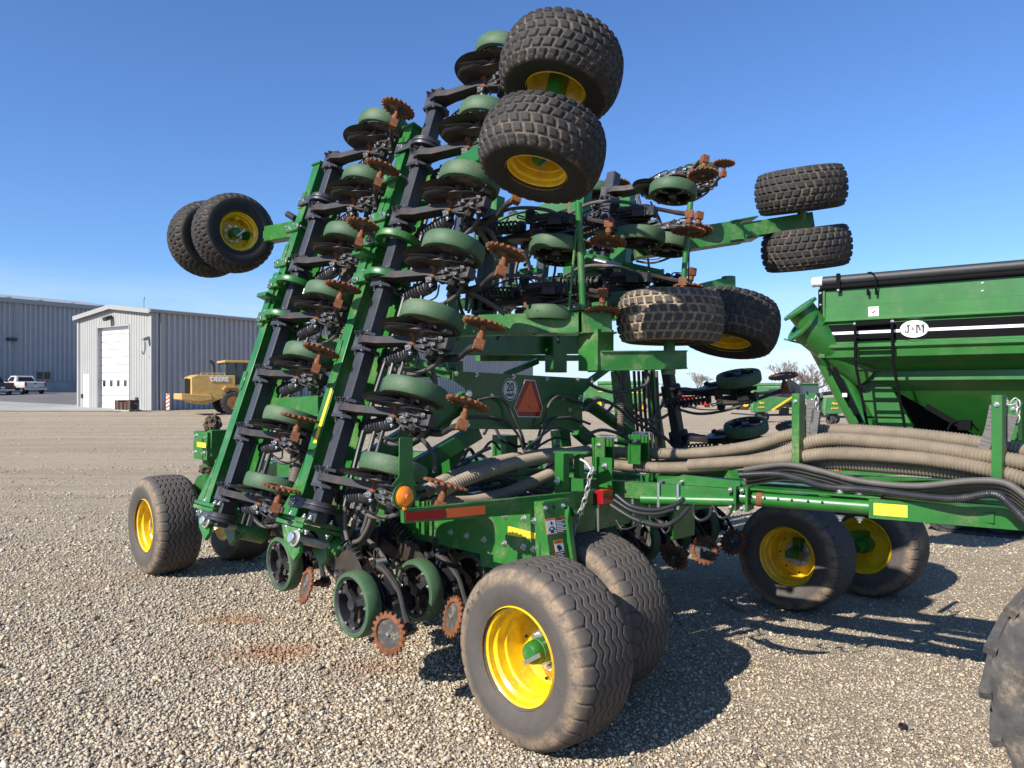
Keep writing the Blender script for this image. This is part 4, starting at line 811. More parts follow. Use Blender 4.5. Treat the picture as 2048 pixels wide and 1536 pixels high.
m.prism([a+Vector((-.05,-.03,-.12)),a+Vector((.06,-.03,-.12)),a+Vector((.14,-.03,-.26)),a+Vector((-.09,-.03,-.26))],(0,.09,0),'green')
P(m,'hitch_post',.005)
# chain of welded links
m=MB(); pts=resample(spline([at(u,v,y=.86) for u,v in((1186,936),(1180,950),(1176,975),(1168,1005),(1158,1030),(1150,1052),(1144,1075))],8),.036)
for i,(p0,p1) in enumerate(zip(pts[:-1],pts[1:])):
    F=frame(p1-p0,(0,1,0)); F=F@Matrix.Rotation(PI/2*(i%2)+.4,3,'Z'); c=(p0+p1)/2; ring=[]
    for k in range(12):
        t=2*PI*k/12; ring.append(c+F@Vector((.014*math.cos(t),0,.020*math.sin(t)+(.006 if math.sin(t)>0 else -.006))))
    m.tube(ring,.0058,'chain',6,cap=False,close=True)
P(m,'safety_chain',0)
m=MB(); m.tube(spline([at(u,v,y=.9) for u,v in((1160,918),(1172,925),(1182,938),(1190,945))],5),.009,'chain',8); P(m,'chain_shackle')
# uprights with straps that cradle the air hoses
for u,vt,vb,h,nm in((1597,787,935,0,'hose_upright'),(1998,790,978,0,'hose_upright'),(1629,786,866,0.45,'hose_upright'),(2030,800,880,.42,'hose_upright')):
    yb=2.0-.13+h; t=at(u,vt,y=yb); b=at(u,vb,y=yb); m=MB(); m.beam(t,b,.085 if u!=1629 else .07,.05,'green',up=(1,0,0)); 
    m.bolt(t-Vector((0,.03,.05)),(0,-1,0),.016); m.cyl(t+Vector((0,0,-.02)),t+Vector((0,.1,-.02)),.016,'zinc',10)
    P(m,nm,.004)
for pts in([(1622,800),(1618,850),(1612,890),(1622,918),(1632,920)],[(1990,812),(1980,860),(1965,905),(1962,930),(1975,945)],[(1632,820),(1628,850),(1626,870)],[(2024,830),(2016,860),(2010,880)]):
    m=MB(); q=spline([at(u,v,y=2.02-.1) for u,v in pts],6)
    for a,b in zip(q[:-1],q[1:]): m.beam(a,b,.052,.004,'strap',up=(0,1,0),ext=.002)
    P(m,'strap',0)
for pts in([(1607,795),(1615,810),(1624,806),(1632,792)],[(2008,797),(2018,812),(2026,806),(2032,798)],[(1634,795),(1634,825),(1631,850)],[(2036,800),(2037,825),(2034,845)]):
    m=MB(); q=resample(spline([at(u,v,y=2.1) for u,v in pts],8),.026)
    for i,(p0,p1) in enumerate(zip(q[:-1],q[1:])):
        F=frame(p1-p0,(0,1,0))@Matrix.Rotation(PI/2*(i%2)+.4,3,'Z'); c=(p0+p1)/2
        m.tube([c+F@Vector((.0115*math.cos(t),0,.023*math.sin(t))) for t in[2*PI*k/10 for k in range(10)]],.0042,'chain',6,cap=False,close=True)
    P(m,'safety_chain',0)
# the big tan air hoses
HT=[([(1218,903),(1290,907),(1400,906),(1500,893),(1590,868),(1680,861),(1800,868),(1930,882),(2048,902),(2200,930)],2.08),
 ([(1225,930),(1330,936),(1440,930),(1540,914),(1640,880),(1760,884),(1880,898),(2048,925),(2200,950)],1.92),
 ([(1290,905),(1400,912),(1500,910),(1590,893),(1700,872),(1850,880),(1980,895),(2100,915)],2.22),
 ([(1380,930),(1480,924),(1570,918),(1660,908),(1790,913),(1900,925),(2000,945),(2100,975)],1.9),
 ([(1460,925),(1560,922),(1650,925),(1760,932),(1880,942),(1960,955),(2060,990),(2150,1030)],1.98),
 ([(1300,932),(1420,924),(1550,905),(1680,892),(1820,900),(1950,915),(2100,945)],2.2)]
for pts,y in HT: hose('air_hose',[(u,v,'y',y) for u,v in pts],.044,'hosetan',16,10,(.019,.0065))
for pts,xx in(([(1190,900),(1120,910),(1040,924),(970,944),(915,965),(880,985)],-.75),([(1190,902),(1130,905),(1060,912),(990,925),(930,945),(880,965),(850,985)],-1.0),([(1118,940),(1070,962),(1010,988),(950,1003),(900,1006),(870,1008)],-.85)):
    hose('air_hose',[(u,v,'x',xx) for u,v in pts],.044,'hosetan',16,10,(.019,.0065))
for u,vt,vb in((1197,886,925),(1268,880,915)):
    m=MB(); c=at(u,(vt+vb)/2,x=-.62); m.box(c,(.02,.13,.22),'green'); m.box(c+Vector((.05,.05,0)),(.10,.012,.22),'green'); m.box(c+Vector((.05,-.05,0)),(.10,.012,.22),'green'); m.bolt(c+Vector((.05,-.058,.06)),(0,-1,0),.013)
    for k in range(4):
        p=c+Vector((.03+.03*k,0,.118)); m.tube([p+Vector((0,.06*math.cos(t),.012*math.sin(t))) for t in[2*PI*j/12 for j in range(12)]],.004,'zinc',6,cap=False,close=True)
    P(m,'hose_coupler',.003)
# hydraulic bundle along the tow frame
for k in range(5): hose('hydraulic_hose',[(u,v+k*7-6,'y',1.75+.03*k) for u,v in((1490,945),(1570,935),(1640,948),(1720,968),(1830,978),(1940,968),(2010,972),(2060,1005),(2120,1050))],.019,'hosegrey')
hose('hydraulic_hose',[(u,v,'y',1.68) for u,v in((1480,950),(1550,948),(1600,958),(1650,973),(1740,980),(1830,992),(1910,998),(1985,988),(2020,1010),(2060,1050))],.022,'hoseblack',10,8,(.010,.002))
for pts,yy,r in(([(1232,990),(1262,1012),(1305,1020),(1345,1012),(1368,998)],1.0,.014),([(1228,1000),(1265,1022),(1310,1028),(1350,1018)],1.0,.012),([(1222,1010),(1262,1035),(1300,1048),(1335,1050),(1365,1030),(1378,1010)],1.05,.016),([(1232,1040),(1245,1058),(1270,1052),(1282,1040)],1.0,.006),([(1388,1008),(1388,1030),(1402,1041),(1418,1032),(1425,1012)],1.3,.010),([(1425,1010),(1440,1035),(1458,1030),(1468,1008)],1.3,.007),([(1320,1050),(1330,1066),(1340,1055),(1332,1042)],1.05,.006)):
    hose('hydraulic_hose',[(u,v,'y',yy) for u,v in pts],r,'hoseblack')
# ---------------------------------------------------------------- helpers for the rest of the yard (world frame)
def wat(u,v,Z): return CAM+Vector(((u-1024)/FPX,1,(HV-v)/FPX))*Z
def wpl(u,v,P0,D):
    """pixel ray met with the vertical plane through P0 along direction D"""
    n=Vector((D[1],-D[0],0)); r=Vector(((u-1024)/FPX,1,(HV-v)/FPX)); t=(Vector((P0[0],P0[1],0))-Vector((CAM.x,CAM.y,0))).dot(n)/r.dot(n); return CAM+r*t
def gp(u,Z): X=(u-1024)/FPX*Z; return Vector((X,Z,float(gz(X,Z))))
def thing(name,loc,rz,label,cat,group=None): return empty(name,loc,rz,label,cat,group)
def single(mb,name,label,cat,loc,rz=0,group=None,bevel=0):
    o=mb.build(name,None,bevel); o.location=loc; o.rotation_euler=(0,0,rz); return tag(o,label,cat,group)
M['cladding']=paint('wall_cladding',(.43,.425,.42),.5,amount=.25,scale=.3,dirt=(.3,.29,.28),grit=3,bump=0,var=.05)
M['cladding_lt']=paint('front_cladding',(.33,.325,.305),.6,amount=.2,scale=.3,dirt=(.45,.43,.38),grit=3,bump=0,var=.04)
M['doorwhite']=flat('door_white',(.66,.66,.66),.5); M['trim']=flat('metal_trim',(.30,.30,.29),.55); M['roof']=flat('roof_sheet',(.30,.31,.32),.5)
M['concrete']=paint('concrete',(.36,.35,.32),.9,amount=.5,scale=.5,dirt=(.25,.24,.22),grit=6,bump=.1); M['apron']=paint('apron_concrete',(.30,.285,.25),.9,amount=.5,scale=.3,dirt=(.36,.33,.28),grit=4,bump=.1)
M['asphalt']=paint('asphalt',(.13,.118,.112),.9,amount=.5,scale=.2,dirt=(.26,.23,.2),grit=8,bump=.2)
M['glass']=flat('dark_glass',(.012,.016,.02),.06,0,Coat_Weight=.5); M['glass2']=flat('tinted_glass',(.05,.075,.08),.1)
M['loader']=paint('loader_yellow',(.50,.31,.09),.5,amount=.35,scale=2,dirt=(.4,.28,.15),grit=12)
M['dark']=flat('dark_grey_panel',(.03,.033,.037),.5); M['rubber']=paint('dusty_rubber',(.035,.033,.032),.85,amount=.7,scale=3,dirt=(.2,.16,.12),grit=25,bump=.3)
M['rimorange']=flat('rim_orange',(.60,.30,.06),.4); M['rimwhite']=flat('rim_white',(.7,.7,.72),.35)
M['carwhite']=paint('white_car_paint',(.55,.54,.52),.35,amount=1,scale=1.2,dirt=(.42,.33,.24),grit=14,bump=0,coat=.6); M['cardark']=paint('dark_car_paint',(.028,.027,.028),.3,amount=.3,scale=1.2,dirt=(.2,.16,.13),grit=14,bump=0,coat=.6)
M['chrome']=flat('chrome',(.55,.55,.56),.25,.9); M['redlens']=flat('car_tail_lens',(.35,.02,.02),.2); M['redpaint']=flat('red_paint',(.55,.03,.03),.4)
M['cartgreen']=paint('cart_green',(.017,.125,.017),.42,amount=.22,scale=1.2,coat=.3,grit=30,bump=.03); M['cartblack']=flat('cart_black',(.004,.004,.0045),.8,Specular_IOR_Level=.12); M['tarp']=paint('tarp',(.022,.022,.024),.55,amount=.25,scale=6,dirt=(.1,.09,.08),bump=.4,grit=14)
M['ledgreen']=flat('tractor_green',(.025,.16,.03),.4); M['combgreen']=paint('faded_green',(.06,.20,.06),.5,amount=.5,scale=1,dirt=(.3,.28,.18),grit=8,bump=0)
M['bark']=paint('bark',(.20,.16,.13),.95,amount=.4,scale=6,dirt=(.32,.28,.24),bump=.5)
M['metalrust']=paint('rusty_tool_boxes',(.07,.04,.03),.8,amount=.6,scale=5,dirt=(.2,.09,.05),grit=20)
def gsheet(name,x0,x1,yfun0,yfun1,mat,lift,label,nx=60,ny=26):
    vs=[];fs=[]
    for i in range(nx+1):
        x=x0+(x1-x0)*i/nx
        for j in range(ny+1):
            a,b=yfun0(x),yfun1(x); y=a+(b-a)*j/ny; vs.append((x,y,float(gz(x,y))+lift))
    for i in range(nx):
        for j in range(ny): a=i*(ny+1)+j; fs.append((a,a+ny+1,a+ny+2,a+1))
    m=MB(); m.add(vs,fs,mat); o=m.build(name); o.data.polygons.foreach_set('use_smooth',[True]*len(fs)); tag(o,label,name,kind='structure'); return o
# ---- buildings: both stand on the same axes
BD=Vector((.5594,.8289,0)); BF=Vector((.8289,-.5594,0))       # along the long wall / along the gable, towards the right
ang=math.atan2(BD.y,BD.x)
def corrug(mb,p0,d,L,z0,z1,nrm,mat,pitch=.30,dep=.045,rw=.09,top=None):
    """ribbed sheet wall from p0 along d; nrm points outwards; top(s) gives the height of its upper edge"""
    n=int(L/pitch); prof=[]
    for i in range(n): s=i*pitch; prof+=[(s,0),(s+pitch-rw,0),(s+pitch-rw*.75,dep),(s+pitch-rw*.25,dep)]
    prof+=[(n*pitch,0),(L,0)]
    vs=[];fs=[]
    for s,o in prof:
        q=Vector(p0)+Vector(d)*s+Vector(nrm)*o; vs+= [(q.x,q.y,z0),(q.x,q.y,top(s) if top else z1)]
    for i in range(len(prof)-1): fs.append((2*i,2*i+2,2*i+3,2*i+1))
    mb.add(vs,fs,mat)
Zc=50.0; Pc=gp(303,Zc); zb=Pc.z-.1; zE=1.92+156/1538*Zc; Wd=9.2; Lb=46.0; Pl=Pc-BF*Wd
zEl=zE; zR=wpl(228,617,Pc,BF).z+.1
SW=thing('small_warehouse',(Pc.x,Pc.y,zb),0,'pale grey steel shed with a tall white door, beside the yellow loader','warehouse')
def B(mb,name,par,bevel=0,label=None): return mb.build(name,par,bevel,world=True,label=label)
def roofz(s): return zE+(zR-zE)*(1-abs(s-Wd/2)/(Wd/2))
dl=(wpl(195,700,Pc,BF)-Pl).dot(BF); dr=(wpl(259,700,Pc,BF)-Pl).dot(BF); zt=wpl(228,652,Pc,BF).z
m=MB(); nf=-BD
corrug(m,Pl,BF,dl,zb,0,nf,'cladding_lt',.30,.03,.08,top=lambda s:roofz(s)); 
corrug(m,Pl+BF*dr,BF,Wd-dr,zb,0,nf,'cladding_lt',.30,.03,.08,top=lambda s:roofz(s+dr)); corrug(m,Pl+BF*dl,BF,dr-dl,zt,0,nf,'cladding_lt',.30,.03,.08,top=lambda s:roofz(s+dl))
B(m,'front_wall',SW)
m=MB(); corrug(m,Pc,BD,Lb,zb,zE-.05,BF,'cladding',.40,.17,.16); B(m,'side_wall',SW)
m=MB(); q0=Pl; m.add([q0,q0+BD*Lb,q0+BD*Lb+Vector((0,0,zE-zb)),q0+Vector((0,0,zE-zb))],[(0,1,2,3)],'cladding'); e=Pl+BD*Lb; m.add([e,e+BF*Wd,e+BF*Wd+Vector((0,0,zE-zb)),e+BF*Wd/2+Vector((0,0,zR-zb)),e+Vector((0,0,zE-zb))],[(0,1,2,3,4)],'cladding'); B(m,'back_wall',SW)
def roof(par,P0,Wd,Lb,zE,zR,ov=.25,mat='roof'):
    m=MB()
    for s0,s1,za,zbb in((-ov,Wd/2,zE-.03,zR+.05),(Wd/2,Wd+ov,zR+.05,zE-.03)):
        a=Vector((P0.x,P0.y,0))+BF*s0-BD*ov; b=Vector((P0.x,P0.y,0))+BF*s1-BD*ov
        m.prism([a+Vector((0,0,za)),b+Vector((0,0,zbb)),b+Vector((0,0,zbb+.10)),a+Vector((0,0,za+.10))],BD*(Lb+2*ov),mat)
    n=int(Lb/.62)
    for i in range(n): 
        a=Vector((P0.x,P0.y,zE+.08))+BF*(Wd+ov-.3)+BD*(i*.62); b=a-BF*1.5+Vector((0,0,1.5*(zR-zE)/(Wd/2))); m.beam(a,b,.06,.06,mat)
    return B(m,'roof',par)
roof(SW,Pl,Wd,Lb,zE,zR)
m=MB()
for a,b in((0,Wd/2),(Wd/2,Wd)): 
    pa=Vector((Pl.x,Pl.y,roofz(a)))+BF*a-BD*.30; pb=Vector((Pl.x,Pl.y,roofz(b)))+BF*b-BD*.30; m.beam(pa-(pb-pa).normalized()*.25*(a==0),pb+(pb-pa).normalized()*.25*(b==Wd),.06,.30,'trim')
m.beam(Vector((Pc.x,Pc.y,zE))+BF*.30-BD*.3,Vector((Pc.x,Pc.y,zE))+BF*.30+BD*Lb,.14,.18,'trim'); B(m,'gutter',SW)
m=MB(); m.beam(Vector((Pc.x,Pc.y,zb))+BF*.2+BD*.55,Vector((Pc.x,Pc.y,zE))+BF*.2+BD*.55,.16,.12,'trim',up=BD); B(m,'downspout',SW)
for s in(0,Wd): m=MB(); m.box(Vector((Pl.x,Pl.y,(zb+zE)/2))+BF*s-BD*.03,(.22,.10,zE-zb),'cladding_lt',Matrix.Rotation(ang-PI/2,3,'Z')); B(m,'corner_trim',SW)
# overhead door
m=MB(); d0=Pl+BF*(dl+.0)+BD*.25; h=(zt-zb)/11
for i in range(12):
    a=Vector((d0.x,d0.y,zb+h*i+.03)); m.prism([a,a+BF*(dr-dl),a+BF*(dr-dl)+Vector((0,0,h-.06)),a+Vector((0,0,h-.06))],BD*.05,'doorwhite')
m.prism([Vector((d0.x,d0.y,zb))+BD*.03,Vector((d0.x,d0.y,zb))+BD*.03+BF*(dr-dl),Vector((d0.x,d0.y,zt))+BD*.03+BF*(dr-dl),Vector((d0.x,d0.y,zt))+BD*.03],BD*.04,'trim')
D=B(m,'overhead_door',SW,label='tall white sectional door with a row of small windows')
zw=wpl(228,767,Pc,BF).z
for k in range(5):
    u=201.5+14*k; s=(wpl(u,767,Pc,BF)-Pl).dot(BF); a=Vector((Pl.x,Pl.y,zw))+BF*s+BD*.245; m=MB(); m.prism([a+BF*-.17+Vector((0,0,-.2)),a+BF*.17+Vector((0,0,-.2)),a+BF*.17+Vector((0,0,.2)),a+BF*-.17+Vector((0,0,.2))],-BD*.01,'glass'); mm=m.mesh('window',wm(SW).inverted()); o=bpy.data.objects.new('window',mm); COL.objects.link(o); o.parent=D
m=MB(); 
for s in(dl,dr): m.box(Vector((Pl.x,Pl.y,(zb+zt)/2))+BF*s+BD*.11,(.12,.30,zt-zb),'trim',Matrix.Rotation(ang-PI/2,3,'Z'))
a=Vector((Pl.x,Pl.y,zt))+BF*dl+BD*.11; m.beam(a,a+BF*(dr-dl),.30,.12,'trim'); B(m,'door_frame',SW)
m=MB(); a=wpl(168.5,808,Pc,BF); b=wpl(180,808,Pc,BF); a.z=b.z=zb+.12; t=wpl(174,748.5,Pc,BF).z
m.prism([a-BD*.05,b-BD*.05,Vector((b.x,b.y,t))-BD*.05,Vector((a.x,a.y,t))-BD*.05],BD*.04,'doorwhite'); D2=B(m,'door',SW,label='white person door')
m=MB(); c=a+(b-a)*.88-BD*.09+Vector((0,0,.95)); m.beam(c,c-BF*.12,.03,.03,'dark'); o=bpy.data.objects.new('handle',m.mesh('handle',wm(SW).inverted())); COL.objects.link(o); o.parent=D2
for (u,v,sz) in((224,637,.42),(299,678,.35)):
    m=MB(); a=wpl(u,v,Pc,BF)-BD*.3; m.box(a,(sz,sz*1.2,sz*.6),'dark' if u<250 else 'trim',Matrix.Rotation(ang-PI/2,3,'Z')@Matrix.Rotation(.4,3,'X')); m.beam(a,a+BD*.28,.06,.06,'trim')
    if u>250: m.tube(spline([a-Vector((0,0,.2)),a-Vector((0,0,.7)),a-Vector((.1,0,1.0)),a-Vector((.2,0,.8))],4),.03,'dark',6)
    B(m,'wall_lamp',SW)
m=MB(); a=Vector((Pc.x,Pc.y,zE+.2))-BF*.9; m.cyl(a,a+Vector((0,0,.75)),.035,'trim',8); m.box(a+Vector((0,0,.7)),(.10,.10,.18),'trim'); B(m,'antenna',SW)
for u,v in((166,792),(275,799)):
    m=MB(); m.box(wpl(u,v,Pc,BF)-BD*.06,(.22,.1,.28),'dark',Matrix.Rotation(ang-PI/2,3,'Z')); B(m,'socket_box',SW)
# large warehouse
Zb=95.0; Pb=gp(155,Zb); z0=Pb.z-.1; zEb=wpl(155,611,Pb,BD).z; zcb=wpl(120,763,Pb,BD).z
BW=thing('large_warehouse',(Pb.x,Pb.y,z0),0,'long grey ribbed steel warehouse on a concrete base, behind the parked pickups','warehouse')
s0,s1=-34,6
m=MB(); S=Pb+BD*s0; corrug(m,S,BD,s1-s0,zcb,zEb,BF,'cladding',.55,.24,.22); B(m,'side_wall',BW)
m=MB(); m.box(Pb+BD*((s0+s1)/2)-BF*.2+Vector((0,0,(zcb-z0)/2)),(s1-s0,.55,zcb-z0),'concrete',Matrix.Rotation(ang,3,'Z'))
for s in np.arange(s0,s1,2.4): 
    a=Pb+BD*float(s)+BF*.078; m.box(a+Vector((0,0,(zcb-z0)/2)),(.05,.03,zcb-z0),'roof',Matrix.Rotation(ang,3,'Z'))
B(m,'concrete_base',BW)
m=MB(); W2b=22; a=Vector((S.x,S.y,zEb)); e=Pb+BD*s1
m.prism([a+BF*.4,a-BF*W2b/2+Vector((0,0,1.6)),a-BF*W2b/2+Vector((0,0,1.75)),a+BF*.4+Vector((0,0,.15))],BD*(s1-s0),'roof'); m.prism([a-BF*W2b/2+Vector((0,0,1.6)),a-BF*W2b,a-BF*W2b+Vector((0,0,.15)),a-BF*W2b/2+Vector((0,0,1.75))],BD*(s1-s0),'roof')
m.beam(a+BF*.42-Vector((0,0,.12)),a+BF*.42-Vector((0,0,.12))+BD*(s1-s0),.2,.5,'trim'); B(m,'roof',BW)
m=MB(); ez=Vector((e.x,e.y,z0)); m.add([ez,ez-BF*W2b,ez-BF*W2b+Vector((0,0,zEb-z0)),ez-BF*W2b/2+Vector((0,0,zEb-z0+1.6)),ez+Vector((0,0,zEb-z0))],[(0,1,2,3,4)],'cladding'); B(m,'end_wall',BW)
for u in(32,195): m=MB(); a=wpl(u,700,Pb,BD)+BF*.22; m.box(Vector((a.x,a.y,(zcb+zEb)/2)),(.45,.22,zEb-zcb),'trim',Matrix.Rotation(ang,3,'Z')); B(m,'downspout',BW)
a=wpl(69,743,Pb,BD);b=wpl(101,759,Pb,BD); m=MB(); c=(a+b)/2+BF*.14; L=(Vector((b.x,b.y,0))-Vector((a.x,a.y,0))).length; m.box(c,(L,.2,a.z-b.z+.2),'trim',Matrix.Rotation(ang,3,'Z')); wdw=B(m,'window',BW)
m=MB(); 
for s in(-.25,.25): m.box(c+BD*s*L*.92+BF*.1,(L*.40,.03,(a.z-b.z)*.9),'glass',Matrix.Rotation(ang,3,'Z'))
o=bpy.data.objects.new('pane',m.mesh('pane',wm(BW).inverted())); COL.objects.link(o); o.parent=wdw
for u,v in((21,679),):
    m=MB(); m.box(wpl(u,v,Pb,BD)+BF*.4,(.9,.5,.35),'dark',Matrix.Rotation(ang,3,'Z')); B(m,'wall_lamp',BW)
for u,v in((-4,595),(61,601),(126,607),(186,612)):
    m=MB(); a=wpl(u,v,Pb,BD)-BF*1.0; m.beam(a-BD*1.6-Vector((0,0,.25)),a+BD*1.6+Vector((0,0,.25)),1.1,.05,'dark'); m.beam(a-Vector((0,0,.7)),a,.08,.08,'trim'); B(m,'roof_panel',BW)
# paving in front of the sheds
gsheet('concrete_apron',-62,Pc.x+.6,lambda x:Pc.y-(Pc.x-x)*-.02-1.8,lambda x:Pc.y+2+(Pc.x-x)*.55,'apron',.035,'pale concrete apron in front of the tall white door')
gsheet('asphalt_road',-95,-33,lambda x:Pc.y+2+(Pc.x-x)*.55+.0,lambda x:Pb.y+8,'asphalt',.02,'grey asphalt lot where the pickups are parked')
# ---- generic lugged wheel
def lug_wheel(par,c,ax,r,w,rim,n=22,nm='wheel',rr=.52,mat='rubber',dish=-.1):
    e=bpy.data.objects.new(nm,None); COL.objects.link(e); e.parent=par; e.empty_display_size=.1
    ax=Vector(ax).normalized(); F=frame(ax); e.matrix_basis=Matrix.Translation(Vector(c))@Matrix((ax,F.col[0],F.col[1])).transposed().to_4x4()
    m=MB(); h=w/2; m.lathe([(r*rr,-h*.8),(r*(rr+.05),-h*.95),(r*.8,-h),(r*.92,-h*.85),(r*.945,-h*.5),(r*.95,0),(r*.945,h*.5),(r*.92,h*.85),(r*.8,h),(r*(rr+.05),h*.95),(r*rr,h*.8)],(0,0,0),(1,0,0),mat,40)
    for k in range(n):
        for s in(-1,1):
            a=2*PI*(k+.25*s)/n; a2=a+2*PI*.55/n; p=Vector((s*h*.06,math.cos(a2)*r*.965,math.sin(a2)*r*.965)); q=Vector((s*h*.92,math.cos(a)*r*.94,math.sin(a)*r*.94)); m.beam(p,q,r*.055,r*.075,mat,up=(0,math.cos(a),math.sin(a)))
    o=m.build('tyre',e)
    m=MB(); m.lathe([(0,h*dish),(r*.12,h*dish),(r*.14,h*(dish-.25)),(r*.2,h*(dish-.25)),(r*rr*.8,h*(dish-.2)),(r*rr*.88,-h*.7),(r*(rr+.02),-h*.84),(r*(rr+.02),-h*.78)],(0,0,0),(1,0,0),rim,32); m.lathe([(0,h*.3),(r*rr*.85,h*.4),(r*(rr+.02),h*.82)],(0,0,0),(1,0,0),rim,28)
    for k in range(8): a=2*PI*k/8; m.cyl((h*(dish-.25),math.cos(a)*r*.17,math.sin(a)*r*.17),(h*(dish-.32),math.cos(a)*r*.17,math.sin(a)*r*.17),r*.02,'dark',6)
    m.build('rim',e); return e
# ---- wheel loader, rear end towards the left
Zl=44; g0=gp(455,Zl); sc=Zl/FPX
LD=thing('wheel_loader',(g0.x,g0.y,g0.z),R_(33),'yellow wheel loader with cab parked against the ribbed shed wall','wheel loader')
def lx(u): return (u-455)*sc/.90
def lz(v): return (825-v)*sc
m=MB()   # body frame: x along machine (right = front), y away
m.prism([(lx(388),-1.05,lz(801)),(lx(388),-1.05,lz(753)),(lx(398),-1.05,lz(748)),(lx(461),-1.05,lz(749)),(lx(461),-1.05,lz(770)),(lx(452),-1.05,lz(775)),(lx(448),-1.05,lz(790)),(lx(412),-1.05,lz(806))],(0,2.1,0),'loader')
m.prism([(lx(371),-1.2,lz(796)),(lx(371),-1.2,lz(784)),(lx(420),-1.2,lz(787)),(lx(422),-1.2,lz(796)),(lx(400),-1.2,lz(800))],(0,2.4,0),'loader')
m.prism([(lx(452),-1.0,lz(800)),(lx(452),-1.0,lz(768)),(lx(470),-1.0,lz(766)),(lx(484),-1.0,lz(774)),(lx(520),-1.0,lz(774)),(lx(540),-1.0,lz(800))],(0,2.0,0),'loader')
m.build('body',LD,.03)
m=MB(); m.box((lx(383),0,lz(775)),(.25,1.5,1.1),'dark'); m.build('grille',LD)
m=MB()
for s in(-1,1): m.box((lx(386)-.12,s*.62,lz(758)),(.08,.2,.2),'redlens')
m.build('tail_lamp',LD)
m=MB(); m.prism([(lx(447),-.85,lz(771)),(lx(447),-.85,lz(722)),(lx(500),-.85,lz(722)),(lx(512),-.85,lz(771))],(0,1.7,0),'glass2')
cb=m.build('cab',LD,.02)
m=MB(); m.box((lx(474),0,lz(721.5)),(lx(505)-lx(443),1.95,.13),'loader'); m.build('roof',cb,.02)
m=MB()
for x in(447,464,478,503): 
    for y in(-.88,.88): m.beam((lx(x),y,lz(768)),(lx(x),y,lz(723)),.09,.06,'dark')
m.box((lx(470),-.88,lz(762)),(lx(486)-lx(460),.06,.6),'dark'); m.build('pillar_frame',cb)
m=MB(); m.tube(spline([(lx(433),.3,lz(748)),(lx(433),.3,lz(735)),(lx(432),.3,lz(726)),(lx(427),.3,lz(719))],4),.09,'dark',10); m.build('exhaust',LD)
m=MB(); m.tube([(lx(404),-.9,lz(745)),(lx(444),-.9,lz(745))],.025,'loader',6)
for u in(404,414,424,434,444): m.tube([(lx(u),-.9,lz(745)),(lx(u),-.9,lz(749))],.025,'loader',6)
m.build('handrail',LD)
m=MB(); m.prism([(lx(438),-1.25,lz(777)),(lx(444),-1.25,lz(769)),(lx(466),-1.25,lz(770)),(lx(478),-1.25,lz(779)),(lx(478),-1.25,lz(781)),(lx(464),-1.25,lz(773)),(lx(446),-1.25,lz(773)),(lx(440),-1.25,lz(779))],(0,.6,0),'loader'); m.build('fender',LD)
o=text('DEERE',LD,(lx(434),-1.075,lz(756.8)),(1,0,0),(0,0,1),.34,'white',bold=.012,ext=.012)
for y in(-.95,.95):
    lug_wheel(LD,(lx(456),y,.66),(0,1 if y<0 else -1,0),.67,.55,'rimorange',18,rr=.5); lug_wheel(LD,(lx(456)+3.0,y,.66),(0,1 if y<0 else -1,0),.67,.55,'rimorange',18,rr=.5)
# ---- pickups seen from behind
def pickup(name,u,Z,rz,paintm,label):
    g=gp(u,Z); T=thing(name,g,rz,label,'pickup truck','pickups parked by the long warehouse')
    m=MB(); # y forward; x right
    m.box((0,.0,.52),(1.96,.10,.20),'chrome'); m.build('bumper',T,.03)
    m=MB(); m.prism([(-.98,.1,.62),(-1.0,.1,.95),(-.96,.1,1.22),(.96,.1,1.22),(1.0,.1,.95),(.98,.1,.62)],(0,2.3,0),paintm); m.prism([(-.98,2.38,.55),(-1.0,2.38,.95),(-.95,2.38,1.24),(.95,2.38,1.24),(1.0,2.38,.95),(.98,2.38,.55)],(0,3.2,0),paintm); m.build('body',T,.05)
    m=MB(); m.box((0,.082,.92),(1.42,.04,.52),paintm); m.build('tailgate',T,.015)
    m=MB(); m.box((0,.055,1.05),(.30,.03,.07),'dark'); m.build('handle',T)
    for s in(-1,1): m=MB(); m.box((s*.87,.085,.98),(.17,.06,.42),'redlens'); m.build('tail_lamp',T,.01)
    m=MB(); m.prism([(-.92,2.45,1.22),(-.74,2.75,1.80),(.74,2.75,1.80),(.92,2.45,1.22)],(0,.06,0),paintm)
    m.add([(-.93,2.4,1.22),(.93,2.4,1.22),(.93,4.9,1.22),(-.93,4.9,1.22),(-.75,2.75,1.82),(.75,2.75,1.82),(.75,4.1,1.84),(-.75,4.1,1.84)],[(0,1,5,4),(1,2,6,5),(2,3,7,6),(3,0,4,7),(4,5,6,7)],paintm); cb=m.build('cab',T,.03)
    m=MB(); m.prism([(-.72,2.43,1.30),(-.60,2.64,1.68),(.60,2.64,1.68),(.72,2.43,1.30)],(0,-.03,.02),'glass')
    for s in(-1,1): m.prism([(s*.93,3.0,1.30),(s*.80,3.0,1.70),(s*.80,3.9,1.72),(s*.92,4.4,1.30)],(s*.01,0,0),'glass')
    m.build('window',cb)
    for s in(-1,1): m=MB(); m.box((s*1.08,4.2,1.32),(.2,.1,.24),'dark'); m.build('mirror',T,.02)
    for x in(-.84,.84):
        for y in(.95,4.7): lug_wheel(T,(x,y,.38),(1 if x<0 else -1,0,0),.385,.26,'chrome',0,rr=.6)
    m=MB(); m.box((0,2.6,.48),(1.3,4.6,.14),'dark'); m.build('chassis',T)
    m=MB(); m.box((0,.03,.74),(.32,.02,.16),'white'); m.build('number_plate',T)
pickup('pickup_truck',72,74.5,R_(52),'carwhite','dusty white pickup truck seen from behind by the long warehouse')
pickup('pickup_truck',6,72,R_(52),'cardark','dark grey pickup truck at the left edge, beside the white pickup')
